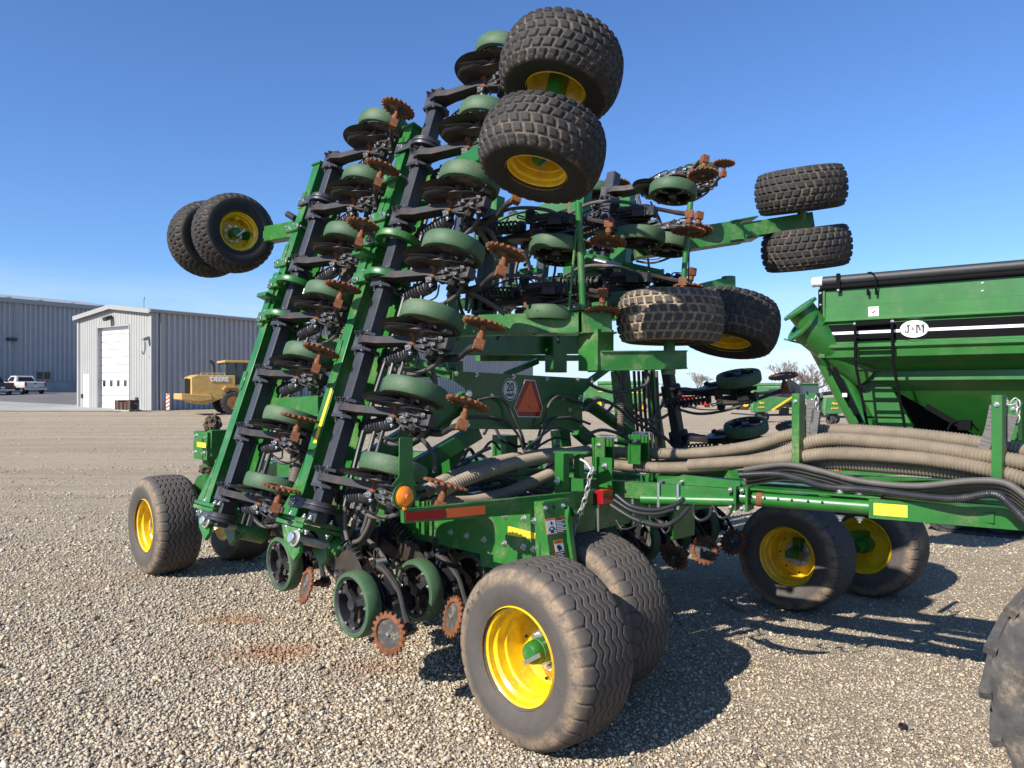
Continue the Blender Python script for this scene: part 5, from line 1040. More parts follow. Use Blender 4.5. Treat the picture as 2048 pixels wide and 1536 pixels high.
# ---- pallet of iron boxes and striped marker
g=gp(255,48.6); PL=thing('tool_pallet',g,R_(-32),'pallet loaded with rusty dark boxes by the tall white door','pallet')
m=MB(); 
for k in range(5): m.box((-1.0+.5*k,0,.14),(.16,1.1,.03),'concrete')
for y in(-.5,0,.5): m.box((0,y,.07),(2.2,.12,.1),'concrete')
m.build('deck',PL)
for x,w,h in((-.95,.5,.75),(-.35,.55,.6),(.25,.4,.62),(.75,.55,.78)): m=MB(); m.box((x,0,.16+h/2),(w,.8,h),'metalrust'); m.box((x,0,.16+h),(w+.05,.85,.05),'metalrust'); m.beam((x-w*.3,-.42,.2),(x-w*.3,-.42,.16+h),.06,.04,'rust'); m.build('iron_box',PL,.01)
m=MB(); m.lathe([(.30,-.02),(.36,-.02),(.36,.02),(.30,.02)],(1.35,-.1,.36),(0,1,0),'dark',20,closed=True); m.build('hoop',PL); PL.scale=(.75,.75,.75)
g=gp(336,50.3); m=MB(); F=Matrix.Rotation(R_(-34),3,'Z'); m.box((0,0,.03),(.7,.4,.06),'dark'); m.box((0,0,.68),(.34,.06,1.2),'white')
for k in range(4): z=.14+.3*k; m.prism([(-.17,-.034,z),(.17,-.034,z+.17),(.17,-.034,z+.32),(-.17,-.034,z+.15)],(0,-.006,0),'warn_o')
single(m,'marker_panel','orange and white striped marker panel standing at the ribbed shed wall','marker',g,R_(-20)).scale=(.8,.8,.85)
# ---- right background: combines, tractors, header trailers
def combine(u,Z,rz,label,flip=1):
    g=gp(u,Z); T=thing('combine_harvester',g,rz,label,'combine harvester','combines parked across the yard')
    m=MB(); m.prism([(-1.0,-1.4,1.0),(-1.0,-1.4,2.6),(-.4,-1.4,3.1),(6.2,-1.4,3.1),(6.4,-1.4,1.4),(5.5,-1.4,.9),(1.6,-1.4,.9),(1.2,-1.4,1.5),(.2,-1.4,1.6)],(0,2.8,0),'combgreen'); m.build('body',T,.06)
    m=MB(); m.prism([(.6,-1.42,2.35),(6.2,-1.42,2.15),(6.2,-1.42,2.25),(2.0,-1.42,2.43),(.6,-1.42,2.45)],(0,-.02,0),'yel_dec'); m.build('stripe',T)
    m=MB(); m.cyl((.6,-1.15,3.35),(7.6,-1.15,3.42),.24,'combgreen',16); m.build('unloading_auger',T)
    m=MB(); m.box((7.2,0,2.4),(1.5,1.7,1.7),'glass'); m.box((7.2,0,3.3),(1.8,1.9,.16),'combgreen'); m.build('cab',T,.04)
    for y in(-1.3,1.3):
        lug_wheel(T,(.5,y,.92),(0,1 if y<0 else -1,0),.92,.7,'yellow',18,rr=.5); lug_wheel(T,(5.9,y,.62),(0,1 if y<0 else -1,0),.62,.5,'yellow',20,rr=.5)
    m=MB(); 
    for k in range(5): m.box((-.9,-1.1,.5+.28*k),(.5,.7,.05),'ledgreen')
    m.beam((-1.1,-1.4,.4),(-1.1,-1.4,2.0),.05,.05,'ledgreen'); m.beam((-.7,-1.4,.4),(-.7,-1.4,2.0),.05,.05,'ledgreen'); m.build('ladder',T)
combine(1475,104,R_(2),'green combine with yellow stripe, parked behind the header trailer',1)
combine(1182,92,R_(4),'green combine seen through the frame, right of the rear sign panel',1)
def header(u,Z,rz,label,full=True):
    g=gp(u,Z); T=thing('header_trailer',g,rz,label,'header trailer','harvester headers on trailers')
    m=MB(); m.prism([(-.4,-.6,.70),(-.45,-.6,1.05),(-.35,-.6,1.72),(.9,-.6,1.78),(2.2,-.6,1.72),(2.7,-.6,1.55),(1.4,-.6,1.0),(.6,-.6,.72)],(0,.30,0),'combgreen'); m.build('end_shield',T,.04)
    m=MB(); m.prism([(.0,-.63,1.30),(.10,-.63,1.46),(.22,-.63,1.38),(.38,-.63,1.40),(.44,-.63,1.28),(.30,-.63,1.32),(.16,-.63,1.28),(.10,-.63,1.36)],(0,-.01,0),'yel_dec')
    for k in range(4): m.box((.02+.12*k,-.64,1.06),(.07,.01,.10),'yel_dec')
    m.build('emblem',T)
    m=MB(); m.box((2.9,1.2,1.65),(1.3,2.4,1.0),'dark',Matrix.Rotation(.3,3,'Y')); m.prism([(1.6,-.5,1.7),(1.7,-.5,2.6),(2.4,-.5,3.0),(3.1,-.5,2.6),(3.3,-.5,1.7)],(0,.1,0),'dark'); m.cyl((-.1,.2,1.95),(2.4,.2,2.15),.12,'hoseblack',12); m.cyl((2.4,-.45,2.3),(2.4,-.6,2.3),.25,'black',16)
    m.beam((2.6,-.3,1.7),(3.9,.6,1.75),.08,.08,'dark'); m.beam((2.6,-.3,2.4),(3.8,.6,2.5),.08,.08,'dark'); m.build('cutter_body',T,.02)
    m=MB(); m.beam((2.5,-.62,1.75),(1.0,-.62,.85),.12,.04,'yel_dec',up=(0,1,0)); m.build('yellow_bar',T)
    m=MB(); m.beam((0,-.2,.5),(5.5,1.2,.5),.12,.14,'dark'); m.beam((.3,-.1,.5),(.3,4,.5),.1,.1,'dark')
    for x in(.6,2.4,4.2): m.box((x,.3,.75),(.5,.5,.5),'dark')
    m.build('chassis',T)
    for x,y in((.15,-.3),(4.3,.2),(1.7,1.6),(5.6,1.4)): lug_wheel(T,(x,y,.33),(1,.1,0),.33,.26,'dark',0,rr=.5)
    if full: 
        lug_wheel(T,(5.3,.6,.95),(.9,.3,0),.45,.3,'dark',14,rr=.5,nm='spare_wheel')
header(1508,53,R_(10),'green harvester header with black cutter on a trailer, left of the hose upright')
header(1651,48,R_(10),'green header end on a small trailer, between hose upright and grain cart',False)
def tractor(u,Z,rz,label,col,rimc,duals,w=0):
    g=gp(u,Z); T=thing('tractor',g,rz,label,'tractor','tractors parked across the yard')
    # x = forwards
    m=MB(); m.prism([(.3,-.5,1.0),(.3,-.5,1.95),(2.9,-.5,1.75),(3.1,-.5,1.5),(3.1,-.5,.9)],(0,1.0,0),col); m.build('hood',T,.08)
    m=MB(); m.box((3.12,0,1.3),(.06,.7,.6),'dark'); m.build('grille',T)
    m=MB(); m.box((-.5,0,2.25),(1.5,1.55,1.3),'glass2'); cb=m.build('cab',T,.04); m=MB(); m.box((-.5,0,2.95),(1.8,1.75,.14),col); m.build('roof',cb,.04)
    m=MB()
    for x in(-1.25,.25):
        for y in(-.78,.78): m.beam((x,y,1.6),(x,y,2.9),.07,.07,'dark')
    m.build('pillar_frame',cb); m=MB(); m.cyl((1.2,-.6,1.8),(1.2,-.6,3.0),.06,'dark',10); m.build('exhaust',T)
    m=MB(); m.box((.2,0,.85),(3.6,.6,.5),'dark'); m.build('chassis',T)
    for y in ((-1.75,-1.1,1.1,1.75) if duals else(-1.0,1.0)):
        lug_wheel(T,(-.9,y,.86),(0,1 if y<0 else -1,0),.87,.5,rimc,20,rr=.5); 
    for y in((-1.6,-1.0,1.0,1.6) if duals else(-.95,.95)): lug_wheel(T,(2.2,y,.66),(0,1 if y<0 else -1,0),.67,.42,rimc,18,rr=.5)
tractor(1618,70,R_(-112),'green tractor with dark cab facing the camera behind the header trailers','ledgreen','yellow',False)
tractor(1352,121,R_(14),'red tractor with white rimmed dual wheels standing far across the yard','redpaint','rimwhite',True)
g=gp(1412,125); T=thing('red_mower',g,R_(5),'low red implement with a pale pole, far across the yard','implement')
m=MB(); m.prism([(-.8,-.5,.3),(-.8,-.5,.9),(-.4,-.5,1.25),(.5,-.5,1.2),(.9,-.5,.4)],(0,1.2,0),'redpaint'); m.build('body',T,.05); m=MB(); m.cyl((.6,0,.75),(4.2,0,.85),.09,'trim',10); m.build('pole',T); m=MB(); m.prism([(2.4,.4,.9),(3,.4,1.15),(6,.4,1.0),(6,.4,.8)],(0,.8,0),'redpaint'); m.build('wing',T)
for y in(-.6,.6): lug_wheel(T,(.2,y,.3),(0,1,0),.3,.2,'dark',0)
g=gp(1380,122); m=MB(); m.prism([(-.5,0,.1),(-.6,0,1.2),(-.2,0,1.9),(.3,0,1.8),(.5,0,.2)],(0,1.0,0),'ledgreen'); m.box((0,-.03,.9),(.5,.1,.4),'dark'); single(m,'seed_box','small upright green machine between white rimmed tractor and red implement','implement',g)
# light pole and sagging wire poles far off
g=gp(1087,150); m=MB(); m.cyl((0,0,0),(0,0,5.0),.10,'dark',8); m.beam((0,0,5.0),(-.9,0,5.0),.22,.12,'dark'); single(m,'light_pole','thin dark light pole far behind the rear sign panel','light pole',g)
# ---- bare trees
def tree(u,Z,h,seed,label):
    rnd=random.Random(seed); g=gp(u,Z); T=thing('bare_tree',g-Vector((0,0,.1)),rnd.uniform(0,6),label,'tree','bare winter trees on the horizon')
    tr=MB(); cr=MB()
    def grow(p,d,l,r,k):
        n=3; q=p; pts=[p]
        for i in range(n):
            d=(d+Vector((rnd.uniform(-1,1),rnd.uniform(-1,1),rnd.uniform(-.3,.6)))*.16).normalized(); q=q+d*l/n; pts.append(q)
        mb=tr if k<2 else cr; mb.tube(pts,[r*(1-.35*i/n) for i in range(n+1)],'bark',5 if k<2 else 3,cap=False)
        if k<5:
            for j in range(5 if k<1 else rnd.choice((3,3,4))):
                a=rnd.uniform(0,2*PI); t=rnd.uniform(.45,1.0); s=rnd.uniform(.45,.95); nd=(d+Vector((math.cos(a),math.sin(a),rnd.uniform(-.1,.35)))*s).normalized(); b=pts[1].lerp(pts[-1],t) if j else pts[-1]
                grow(b,nd,l*rnd.uniform(.6,.78),r*.66,k+1)
    grow(Vector((0,0,0)),Vector((0,0,1)),h*.27,h*.020,0)
    tr.build('trunk',T); cr.build('crown',T)
tree(1572,150,12,3,'bare tree with wide crown, behind the combine with yellow stripe'); tree(1622,145,11,5,'bare tree on the horizon just left of the grain cart chute')
tree(1598,170,10,8,'low bare tree between the two taller bare trees'); tree(1392,260,12,9,'tiny bare tree far off behind the red implement')
m=MB(); rnd=random.Random(3)
for k in range(900):
    x=rnd.uniform(-40,60); y=rnd.uniform(-2,2); z=rnd.uniform(0,3.2+.9*math.sin(x*.35)); m.beam((x,y,z),(x+rnd.uniform(-.4,.4),y,z+rnd.uniform(.3,.8)),.10,.10,'bark')
o=m.build('brush_line'); o.location=gp(1450,170); tag(o,'brown brush line on the far horizon','brush',kind='stuff')
# ================================================================ GRAIN CART
CL=Vector((.789,-.615,0)); CN=Vector((-.615,-.789,0)); C0=wat(1642,577,12.5); C0=Vector((C0.x,C0.y,0)); CZ=math.atan2(CL.y,CL.x)
GC=thing('grain_cart',(C0.x,C0.y,0),CZ,'big green grain cart with black stripe, ladder and rolled black tarp','grain cart')
CI=wm(GC).inverted()
def cp(u,v,i=0.0):
    """cart frame point seen at u,v on the vertical plane i metres inside the side sheet (x along cart, y away)"""
    p=wpl(u,v,C0-CN*i,CL); return CI@p
zt=cp(1642,577).z; zs=cp(1642,617).z; za=cp(1645,645).z; zb1=cp(1648,651).z; zb2=cp(1648,685).z; zb3=cp(1648,692).z; zlo=cp(1641,716).z; Lx=8.0
zi=cp(1697,743,.45).z; zj=cp(1697,761,.45).z
m=MB(); prof=[(0.0,zt),(0.0,zs+.01),(-.012,zs+.01),(-.012,za+.05),(-.07,za+.02),(-.07,zb1+.05),(-.012,zb1+.02),(-.012,zb2-.02),(-.07,zb2-.05),(-.07,zb3-.04),(-.012,zb3-.08),(0,zlo)]
vs=[];fs=[]
for x in(0,Lx): vs+=[(x,y,z) for y,z in prof]
n=len(prof)
for k in range(n-1): fs.append((k,k+1,n+k+1,n+k))
m.add(vs,fs,'cartgreen')
xi=cp(1697,743,.45).x; D_=3.2
m.add([(0,0,zlo),(Lx,0,zlo),(Lx-.4,.45,zi),(xi,.45,zi)],[(0,1,2,3)],'cartgreen'); m.add([(0,0,zt),(0,0,zlo),(0,D_,zlo),(0,D_,zt)],[(0,1,2,3)],'cartgreen'); m.add([(0,0,zlo),(xi,.45,zi),(xi,D_-.45,zi),(0,D_,zlo)],[(0,1,2,3)],'cartgreen')
m.add([(Lx,0,zt),(Lx,0,zlo),(Lx,D_,zlo),(Lx,D_,zt)],[(0,1,2,3)],'cartgreen'); m.add([(0,D_,zt),(Lx,D_,zt),(Lx,D_,zlo),(0,D_,zlo)],[(0,1,2,3)],'cartgreen')
m.prism([(0,-.015,zlo+.02),(.0,-.015,zlo-.10),(xi,.43,zj),(Lx,.43,zj),(Lx,.43,zi),(xi,.43,zi),],(0,.05,0),'cartgreen')
m.box((.02,-.015,(zt+zlo)/2),(.10,.03,zt-zlo),'cartgreen')
# hopper below
zh=1.0; hb=cp(1990,888,1.4).x; ha=cp(1752,765,.5).x; m.add([(ha,.5,zj),(Lx-.3,.5,zj),(Lx-.8,1.5,zh),(hb,1.5,zh)],[(0,1,2,3)],'cartgreen'); m.add([(ha,.5,zj),(hb,1.5,zh),(hb,1.8,zh),(ha,2.7,zj)],[(0,1,2,3)],'cartgreen'); m.add([(Lx-.3,.5,zj),(Lx-.8,1.5,zh),(Lx-.8,1.8,zh),(Lx-.3,2.7,zj)],[(0,1,2,3)],'cartgreen')
m.add([(0,.04,zt-.02),(Lx,.04,zt-.02),(Lx,D_-.04,zt-.02),(0,D_-.04,zt-.02)],[(0,1,2,3)],'tarp')
m.build('hopper',GC,.004)
m=MB(); m.prism([(.06,-.014,zb2),(Lx,-.014,zb2),(Lx,-.014,zb1),(.06,-.014,zb1)],(0,-.003,0),'cartblack'); zw=(zb1+zb2)/2
m.build('black_stripe',GC); m=MB(); m.prism([(.06,-.018,zw-.022),(Lx,-.018,zw-.022),(Lx,-.018,zw+.022),(.06,-.018,zw+.022)],(0,-.002,0),'white'); m.build('white_line',GC)
# oval maker's badge
c=cp(1829,658); m=MB(); m.prism([(c.x+.195*math.cos(a),-.024,c.z+.130*math.sin(a)) for a in[2*PI*k/48 for k in range(48)]],(0,-.006,0),'white'); bd=m.build('maker_badge',GC,label='white oval badge reading J&M')
m=MB()
for ra,rb in((.184,.119),):
    ring=[(c.x+ra*math.cos(a),-.032,c.z+rb*math.sin(a)) for a in[2*PI*k/48 for k in range(48)]]; m.tube(ring,.0035,'ink',5,cap=False,close=True)
def strokes(L,ox,sx,sz):
    for pts in L: m.prism([(c.x+ox+x*sx,-.031,c.z+z*sz) for x,z in pts],(0,-.002,0),'ink')
strokes([[(.42,.95),(.62,.95),(.62,.18),(.42,.18)],[(.30,1),(.76,1),(.76,.9),(.30,.9)],[(.62,.30),(.62,.18),(.50,.02),(.28,-.02),(.10,.10),(.05,.34),(.16,.34),(.20,.20),(.32,.12),(.44,.24)],[(.0,.40),(.26,.40),(.26,.33),(.0,.33)]],-.135,.105,.125)
strokes([[(0.08,.95),(.26,.95),(.26,.05),(.08,.05)],[(0,.07),(.36,.07),(.36,0),(0,0)],[(0,1),(.30,1),(.30,.92),(0,.92)],[(.20,1),(.40,1),(.62,.35),(.52,.10)],[(.52,.10),(.62,.35),(.84,1),(.74,1)],[(.80,.95),(1.0,.95),(1.0,.05),(.80,.05)],[(.72,.07),(1.08,.07),(1.08,0),(.72,0)],[(.78,1),(1.08,1),(1.08,.92),(.78,.92)]],.018,.118,.125)
for ob in(): pass
lt_=m.build('lettering',bd); lt_.location.z=-.0625; text('&',bd,(c.x-.018,-.031,c.z-.0),(1,0,0),(0,0,1),.08,'ink',bold=.001)

# danger decal
a=cp(1737,633);b=cp(1758,613); m=MB(); m.prism([(a.x,-.014,a.z),(b.x,-.014,a.z),(b.x,-.014,b.z),(a.x,-.014,b.z)],(0,-.003,0),'white'); dd=m.build('danger_label',GC); m=MB(); h=b.z-a.z; w=b.x-a.x
m.prism([(a.x+.01,-.018,b.z-h*.20),(b.x-.01,-.018,b.z-h*.20),(b.x-.01,-.018,b.z-.01),(a.x+.01,-.018,b.z-.01)],(0,-.002,0),'red')
m.prism([(a.x+w*.3,-.018,a.z+h*.35),(a.x+w*.75,-.018,a.z+h*.68),(a.x+w*.7,-.018,a.z+h*.5),(a.x+w*.45,-.018,a.z+h*.28)],(0,-.002,0),'ink'); m.box(((a.x+b.x)/2,-.018,a.z+h*.12),(w*.7,.002,h*.05),'ink'); m.build('pictogram',dd); text('DANGER',dd,((a.x+b.x)/2,-.021,b.z-h*.11),(1,0,0),(0,0,1),.030,'white')
m=MB(); a=cp(1698,762,.40);b=cp(1729,755,.40); m.prism([(a.x,.405,zj+.02),(b.x,.405,zj+.02),(b.x,.405,zj+.085),(a.x,.405,zj+.085)],(0,-.003,0),'yel_dec'); m.build('yellow_reflector',GC)
m=MB(); m.prism([(xi+.2,2.0,.55),(hb+.6,2.0,.55),(hb+.2,2.0,1.1),(ha+.3,2.0,zj),(xi+.2,2.0,zj)],(0,.06,0),'cartblack'); m.box((hb-.1,1.3,.72),(1.8,1.0,.3),'cartblack'); m.build('shade_panel',GC,.01)  # black panel and box stand in for the shaded hollow under the hopper
# tarp roll and edge tube
m=MB(); z1=zt+.11; m.cyl((.02,.02,z1),(Lx,.02,z1),.082,'tarp',20); m.cyl((-.0,-.02,zt-.0),(Lx,-.02,zt-.0),.045,'cartblack',14); m.build('tarp_roll',GC)
m=MB(); m.lathe([(0,0),(.075,0),(.082,.02),(.074,.06),(.083,.10),(.083,.17),(0,.17)],(-.14,.02,z1),(1,0,0),'doorwhite',24); m.build('roll_cap',GC)
m=MB(); x=cp(1679,577).x; m.box((x,-.07,zt+.06),(.06,.02,.30),'cartblack'); m.bolt((x,-.08,zt-.06),(0,-1,0),.012); m.build('tarp_bracket',GC); m=MB()
x=cp(1750,575).x; m.tube(spline([(x-.10,-.02,z1+.08),(x-.02,-.09,z1+.06),(x+.04,-.10,z1-.05),(x+.03,-.08,zt-.12)],6),.010,'cartblack',8); m.box((x-.09,-.06,zt-.12),(.03,.04,.10),'cartblack'); m.box((x+.03,-.06,zt-.12),(.03,.04,.10),'cartblack'); m.build('tarp_cord',GC); m=MB(); m.box((-.0,-.02,zt-.27),(.07,.03,.50),'cartblack')
for k in range(3): m.bolt((0,-.035,zt-.08-.19*k),(0,-1,0),.012)
m.build('tarp_bracket',GC)
for q in((1965,566),(1965,582)): m=MB(); a=cp(*q); m.bolt((a.x,0,a.z),(0,-1,0),.012); m.build('bolt',GC)
# ladder
m=MB(); 
ra=[cp(1710,648,-.10),cp(1711,728,-.10),cp(1738,868,.15)]; rb=[cp(1784,643,-.10),cp(1786,724,-.10),cp(1812,866,.15)]
for r in(ra,rb): m.tube(r,.022,'cartblack',10)
m.beam(ra[0],rb[0],.03,.05,'cartblack')
for va,vb in((674,668),(697,692),(720,716),(741,739),(772,770),(802,801),(834,833)):
    t=(va-648)/80 if va<728 else 1+(va-728)/140
    def on(r,v): 
        for p,q in zip(r[:-1],r[1:]):
            zz=v; 
            if q.z<=zz<=p.z: return p.lerp(q,(p.z-zz)/(p.z-q.z))
        return r[-1]
    zr=(ra[0].z+(ra[1].z-ra[0].z)*t) if t<=1 else ra[1].z+(ra[2].z-ra[1].z)*(t-1); p=on(ra,zr);q=on(rb,zr); m.beam(p,q,.05,.03,'cartblack')
for r in(ra,rb): m.bolt(r[0],(0,-1,0),.02)
m.build('ladder',GC,.003)
# legs, frame, auger
m=MB(); a=cp(1710,762,.55); m.prism([(a.x-.05,.55,zj),(a.x+.42,.55,zj),(a.x+.55,.55,zj-.12),(a.x+1.15,.55,.75),(a.x+.35,.55,.75)],(0,.12,0),'cartgreen'); m.box((a.x+.8,.9,.72),(1.7,.5,.16),'cartgreen')
m.prism([(a.x+.75,.54,1.15),(a.x+.95,.54,1.15),(a.x+.95,.54,1.22),(a.x+.75,.54,1.22)],(0,-.004,0),'white'); m.build('support_leg',GC,.006)
m=MB(); a=cp(1640,940,.9);b=cp(2100,935,.9); m.beam((a.x-.6,.9,.62),(Lx,.9,.62),.14,.16,'cartgreen'); p=cp(1640,930,.7);q=cp(1860,950,.7)
m.prism([cp(u,v,.7) for u,v in((1560,918),(1700,916),(1930,934),(1830,940),(1795,950),(1700,955),(1560,948))],(0,.14,0),'cartgreen'); m.build('chassis',GC,.006)
m=MB(); A=[cp(u,v,.69) for u,v in((1670,941),(1689,940),(1689,929),(1670,930))]; m.prism(A,(0,-.004,0),'orange'); A=[cp(u,v,.69) for u,v in((1690,940),(1708,939),(1708,927),(1690,929))]; m.prism(A,(0,-.004,0),'tail'); m.build('reflector',GC)
# folded unloading auger at the left end
def cw(u,v,Z): return CI@wat(u,v,Z)
m=MB(); b0=cw(1640,690,12.9); b1=cw(1748,890,12.5); m.cyl(b0,b1,.19,'cartgreen',28); m.beam(cw(1668,735,12.4),cw(1722,845,12.3),.06,.06,'cartblack'); m.beam(cw(1652,722,12.4),cw(1700,815,12.35),.03,.03,'cartblack'); m.box(cw(1690,790,12.3),(.07,.05,.06),'white'); m.build('lower_auger',GC)
ax=(CI.to_3x3()@(wat(1690,688,12.6)-wat(1600,618,12.6))).normalized()
m=MB(); e0=cw(1605,650,12.6); m.cyl(e0,e0+ax*1.3,.26,'cartgreen',28); m.lathe([(.24,-.02),(.32,-.02),(.32,.02),(.24,.02)],e0,ax,'cartgreen',36,closed=True)
e1=cw(1600,618,12.6); ax2=(ax+Vector((.1,0,-.55))).normalized(); m.lathe([(.22,-.02),(.30,-.02),(.30,.02),(.22,.02)],e1,ax2,'cartgreen',36,closed=True); m.lathe([(.225,.02),(.225,.40)],e1,ax2,'cartgreen',32); m.cyl(e1+ax2*.1,e1+ax2*.4,.07,'cartgreen',12); m.beam(e1-ax2.cross(Vector((0,1,0))).normalized()*.2,e1+ax2.cross(Vector((0,1,0))).normalized()*.2,.05,.05,'cartgreen')
m.beam(e0+Vector((-.30,0,-.22)),e0+Vector((.1,-.05,-.33)),.03,.03,'cartgreen'); m.build('auger_spout',GC)
# black hydraulic arm and valve
m=MB(); m.beam(cw(1852,812,10.9),cw(1930,857,10.7),.10,.08,'cartblack'); m.box(cw(1930,850,10.7),(.16,.14,.14),'cartblack'); m.tube(spline([cw(1895,860,10.7),cw(1905,846,10.7),cw(1935,842,10.7),cw(1958,862,10.7)],6),.014,'cartblack',8); m.build('gate_cylinder',GC,.004)
# rubber track undercarriage
tcw=wat(2010,1010,10.2); tc=CI@tcw; tc.z=0
def track(par,x,y):
    T=bpy.data.objects.new('track',None); COL.objects.link(T); T.parent=par; T.location=(x,y,0)
    path=[]; r1=.33; 
    for k in range(13): a=PI/2+PI*k/12; path.append((-.85+r1*math.cos(a),r1+r1*math.sin(a)))
    for k in range(1,13): a=-PI/2+PI*k/12; path.append((.85+r1*math.cos(a),r1+r1*math.sin(a)))
    path.append((0,.92)); 
    P_=[Vector((a,0,b)) for a,b in path]; P_.append(P_[0]); P_=resample(P_,.11)[:-1]; m=MB()
    for i in range(len(P_)):
        p,q=P_[i],P_[(i+1)%len(P_)]; m.beam(p,q,.62,.045,'rubber',up=(0,1,0) if 0 else (q-p).cross(Vector((0,1,0))),ext=.01)
        if i%2==0: c_=(p+q)/2; nn=(q-p).cross(Vector((0,1,0))).normalized(); s=1 if nn.dot(c_-Vector((0,0,.4)))>0 else -1; m.box(c_+nn*s*.035,(.06,.60,.05),'rubber',Matrix(((q-p).normalized(),Vector((0,1,0)),(q-p).normalized().cross(Vector((0,1,0))))).transposed())
    m.build('belt',T)
    for xx,rr_ in((-.85,.30),(.85,.30),(-.28,.2),(.28,.2)): m=MB(); m.lathe([(0,-.30),(rr_*.3,-.30),(rr_*.35,-.25),(rr_*.9,-.22),(rr_,-.26),(rr_,.26),(0,.26)],(xx,0,rr_+.035),(0,1,0),'dark',24); [m.bolt((xx+rr_*.2*math.cos(a),-.30,rr_+.035+rr_*.2*math.sin(a)),(0,-1,0),.018) for a in[2*PI*k/6 for k in range(6)]]; m.build('idler_wheel',T)
    m=MB(); m.beam((-.85,-.05,.38),(.85,-.05,.38),.10,.16,'cartgreen'); m.box((0,.1,.7),(.3,.3,.5),'cartgreen'); m.build('track_frame',T)
track(GC,tc.x+.25,tc.y)
track(GC,tc.x+.25,tc.y+2.3)
m=MB(); m.beam((tc.x+.25,tc.y,.75),(tc.x+.25,tc.y+2.3,.75),.25,.25,'cartgreen'); m.build('axle',GC)
# ================================================================ commodity cart wheel cut by the right edge
TW=Vector((2.60,2.98,0)); CC=thing('towed_tank_cart',(TW.x,TW.y,0),R_(-46),'dusty lugged tyre of a towed cart, cut off by the right edge of the photo','cart')
lug_wheel(CC,(0,0,.66),(0,1,0),.66,.46,'yellow',20,rr=.45,mat='caked'); m=MB(); m.beam((0,.1,.66),(0,1.6,.66),.12,.12,'green'); m.beam((-.2,1.5,.66),(1.6,1.5,.8),.14,.16,'green'); m.build('axle',CC,.005); lug_wheel(CC,(0,1.9,.66),(0,-1,0),.66,.46,'yellow',20,rr=.45,mat='caked')
# stick and bottle cap lying on the gravel
a=gp(1443,5.98); m=MB(); g1=wat(1443,1193,6.98); 
def stick(u0,v0,u1,v1):
    def gr(u,v): Z=CH*FPX/(v-HV); 
    Z0=CH*FPX/(v0-HV);Z1=CH*FPX/(v1-HV); p=wat(u0,v0,Z0);q=wat(u1,v1,Z1); p.z=float(gz(p.x,p.y))+.03;q.z=float(gz(q.x,q.y))+.03
    m=MB(); c_=(p+q)/2; m.beam(p-c_,q-c_,.05,.025,'bark'); m.beam((q-c_)*.7+Vector((0,0,.012)),(q-c_)*1.02+Vector((0,.0,.014)),.045,.02,'bark'); single(m,'wood_strip','brown wooden strip lying on the gravel in front of the far wheels','wood strip',c_,bevel=.003)
stick(1440,1186,1492,1208)
Z0=CH*FPX/(1459-HV); p=wat(1806,1459,Z0); p.z=float(gz(p.x,p.y))+.016; m=MB(); m.lathe([(.0,-.006),(.022,-.006),(.026,.0),(.024,.012),(.020,.012),(.018,.0),(0,-.002)],(0,0,0),(.1,-.2,1),'ink',20); m.box((.035,-.005,-.002),(.03,.012,.01),'trim'); single(m,'black_cap','small black plastic cap lying on the gravel in the foreground','cap',p)
# lettering curves become meshes
bpy.context.view_layer.update(); dg=bpy.context.evaluated_depsgraph_get()
for o in [o for o in scene.objects if o.type=='FONT']:
    me=bpy.data.meshes.new_from_object(o.evaluated_get(dg)); n=bpy.data.objects.new('tmp',me); COL.objects.link(n); n.parent=o.parent; n.matrix_basis=o.matrix_basis.copy(); nm=o.name; bpy.data.objects.remove(o); n.name=nm
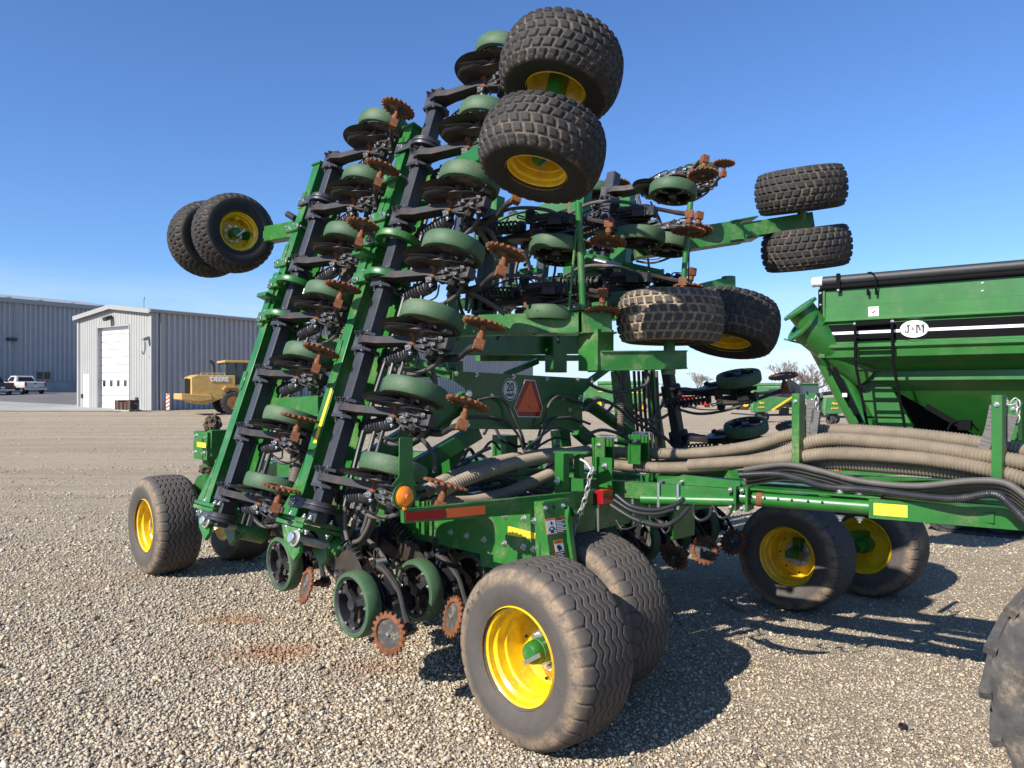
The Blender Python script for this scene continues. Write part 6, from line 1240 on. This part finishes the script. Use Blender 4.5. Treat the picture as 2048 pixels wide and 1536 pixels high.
# ---------------------------------------------------------------- light, sky, camera
SUN=Vector((-.745,-.667,0)).normalized(); EL=R_(36)
sd=Vector((SUN.x*math.cos(EL),SUN.y*math.cos(EL),math.sin(EL)))
sl=bpy.data.lights.new('sun','SUN'); sl.energy=4.7; sl.angle=R_(.5); sl.color=(1,.955,.88)
so=bpy.data.objects.new('sun',sl); COL.objects.link(so); so.rotation_euler=sd.to_track_quat('Z','Y').to_euler(); so.location=(-10,-10,20)
w=bpy.data.worlds.new('World'); scene.world=w; w.use_nodes=True; nt=w.node_tree; bg=nt.nodes['Background']
sk=nt.nodes.new('ShaderNodeTexSky'); sk.sky_type='NISHITA'; sk.sun_disc=False; sk.sun_elevation=EL; sk.sun_rotation=math.atan2(sd.x,sd.y); sk.altitude=0; sk.air_density=1.0; sk.dust_density=.3; sk.ozone_density=3.0
tinted=mix(nt,1.0,sk.outputs[0],(.52,.71,.98)); nt.links.new(tinted,bg.inputs[0]); [setattr(q,'blend_type','MULTIPLY') for q in nt.nodes if q.bl_idname=='ShaderNodeMix']; bg.inputs[1].default_value=.108
tc=N(nt,'ShaderNodeTexCoord'); sx=N(nt,'ShaderNodeSeparateXYZ'); nt.links.new(tc.outputs['Generated'],sx.inputs[0])
mr=N(nt,'ShaderNodeMapRange'); nt.links.new(sx.outputs['Z'],mr.inputs[0]); mr.inputs[1].default_value=.15; mr.inputs[2].default_value=.01; mr.inputs[3].default_value=0; mr.inputs[4].default_value=1
cn=noise(nt,3.2,6,.62,'Generated',(1,1,6)); cm=N(nt,'ShaderNodeMath',operation='MULTIPLY'); nt.links.new(mr.outputs[0],cm.inputs[0]); nt.links.new(ramp(nt,cn,[(.38,.25),(.66,1)]).outputs[0],cm.inputs[1])
nt.links.new(mix(nt,cm.outputs[0],tinted,(5.0,5.6,6.2)),bg.inputs[0])
cam=bpy.data.cameras.new('camera'); co=bpy.data.objects.new('camera',cam); COL.objects.link(co); co.location=CAM; co.rotation_euler=(R_(90),0,0)
cam.sensor_width=36; cam.lens=FPX/2048*36; cam.shift_y=(HV-768)/2048; cam.clip_end=3000; cam.clip_start=.05; scene.camera=co
scene.view_settings.view_transform='Standard'; scene.view_settings.look='None'; scene.view_settings.exposure=.75; scene.view_settings.gamma=1
scene.cycles.use_denoising=True
scene.cycles.max_bounces=6
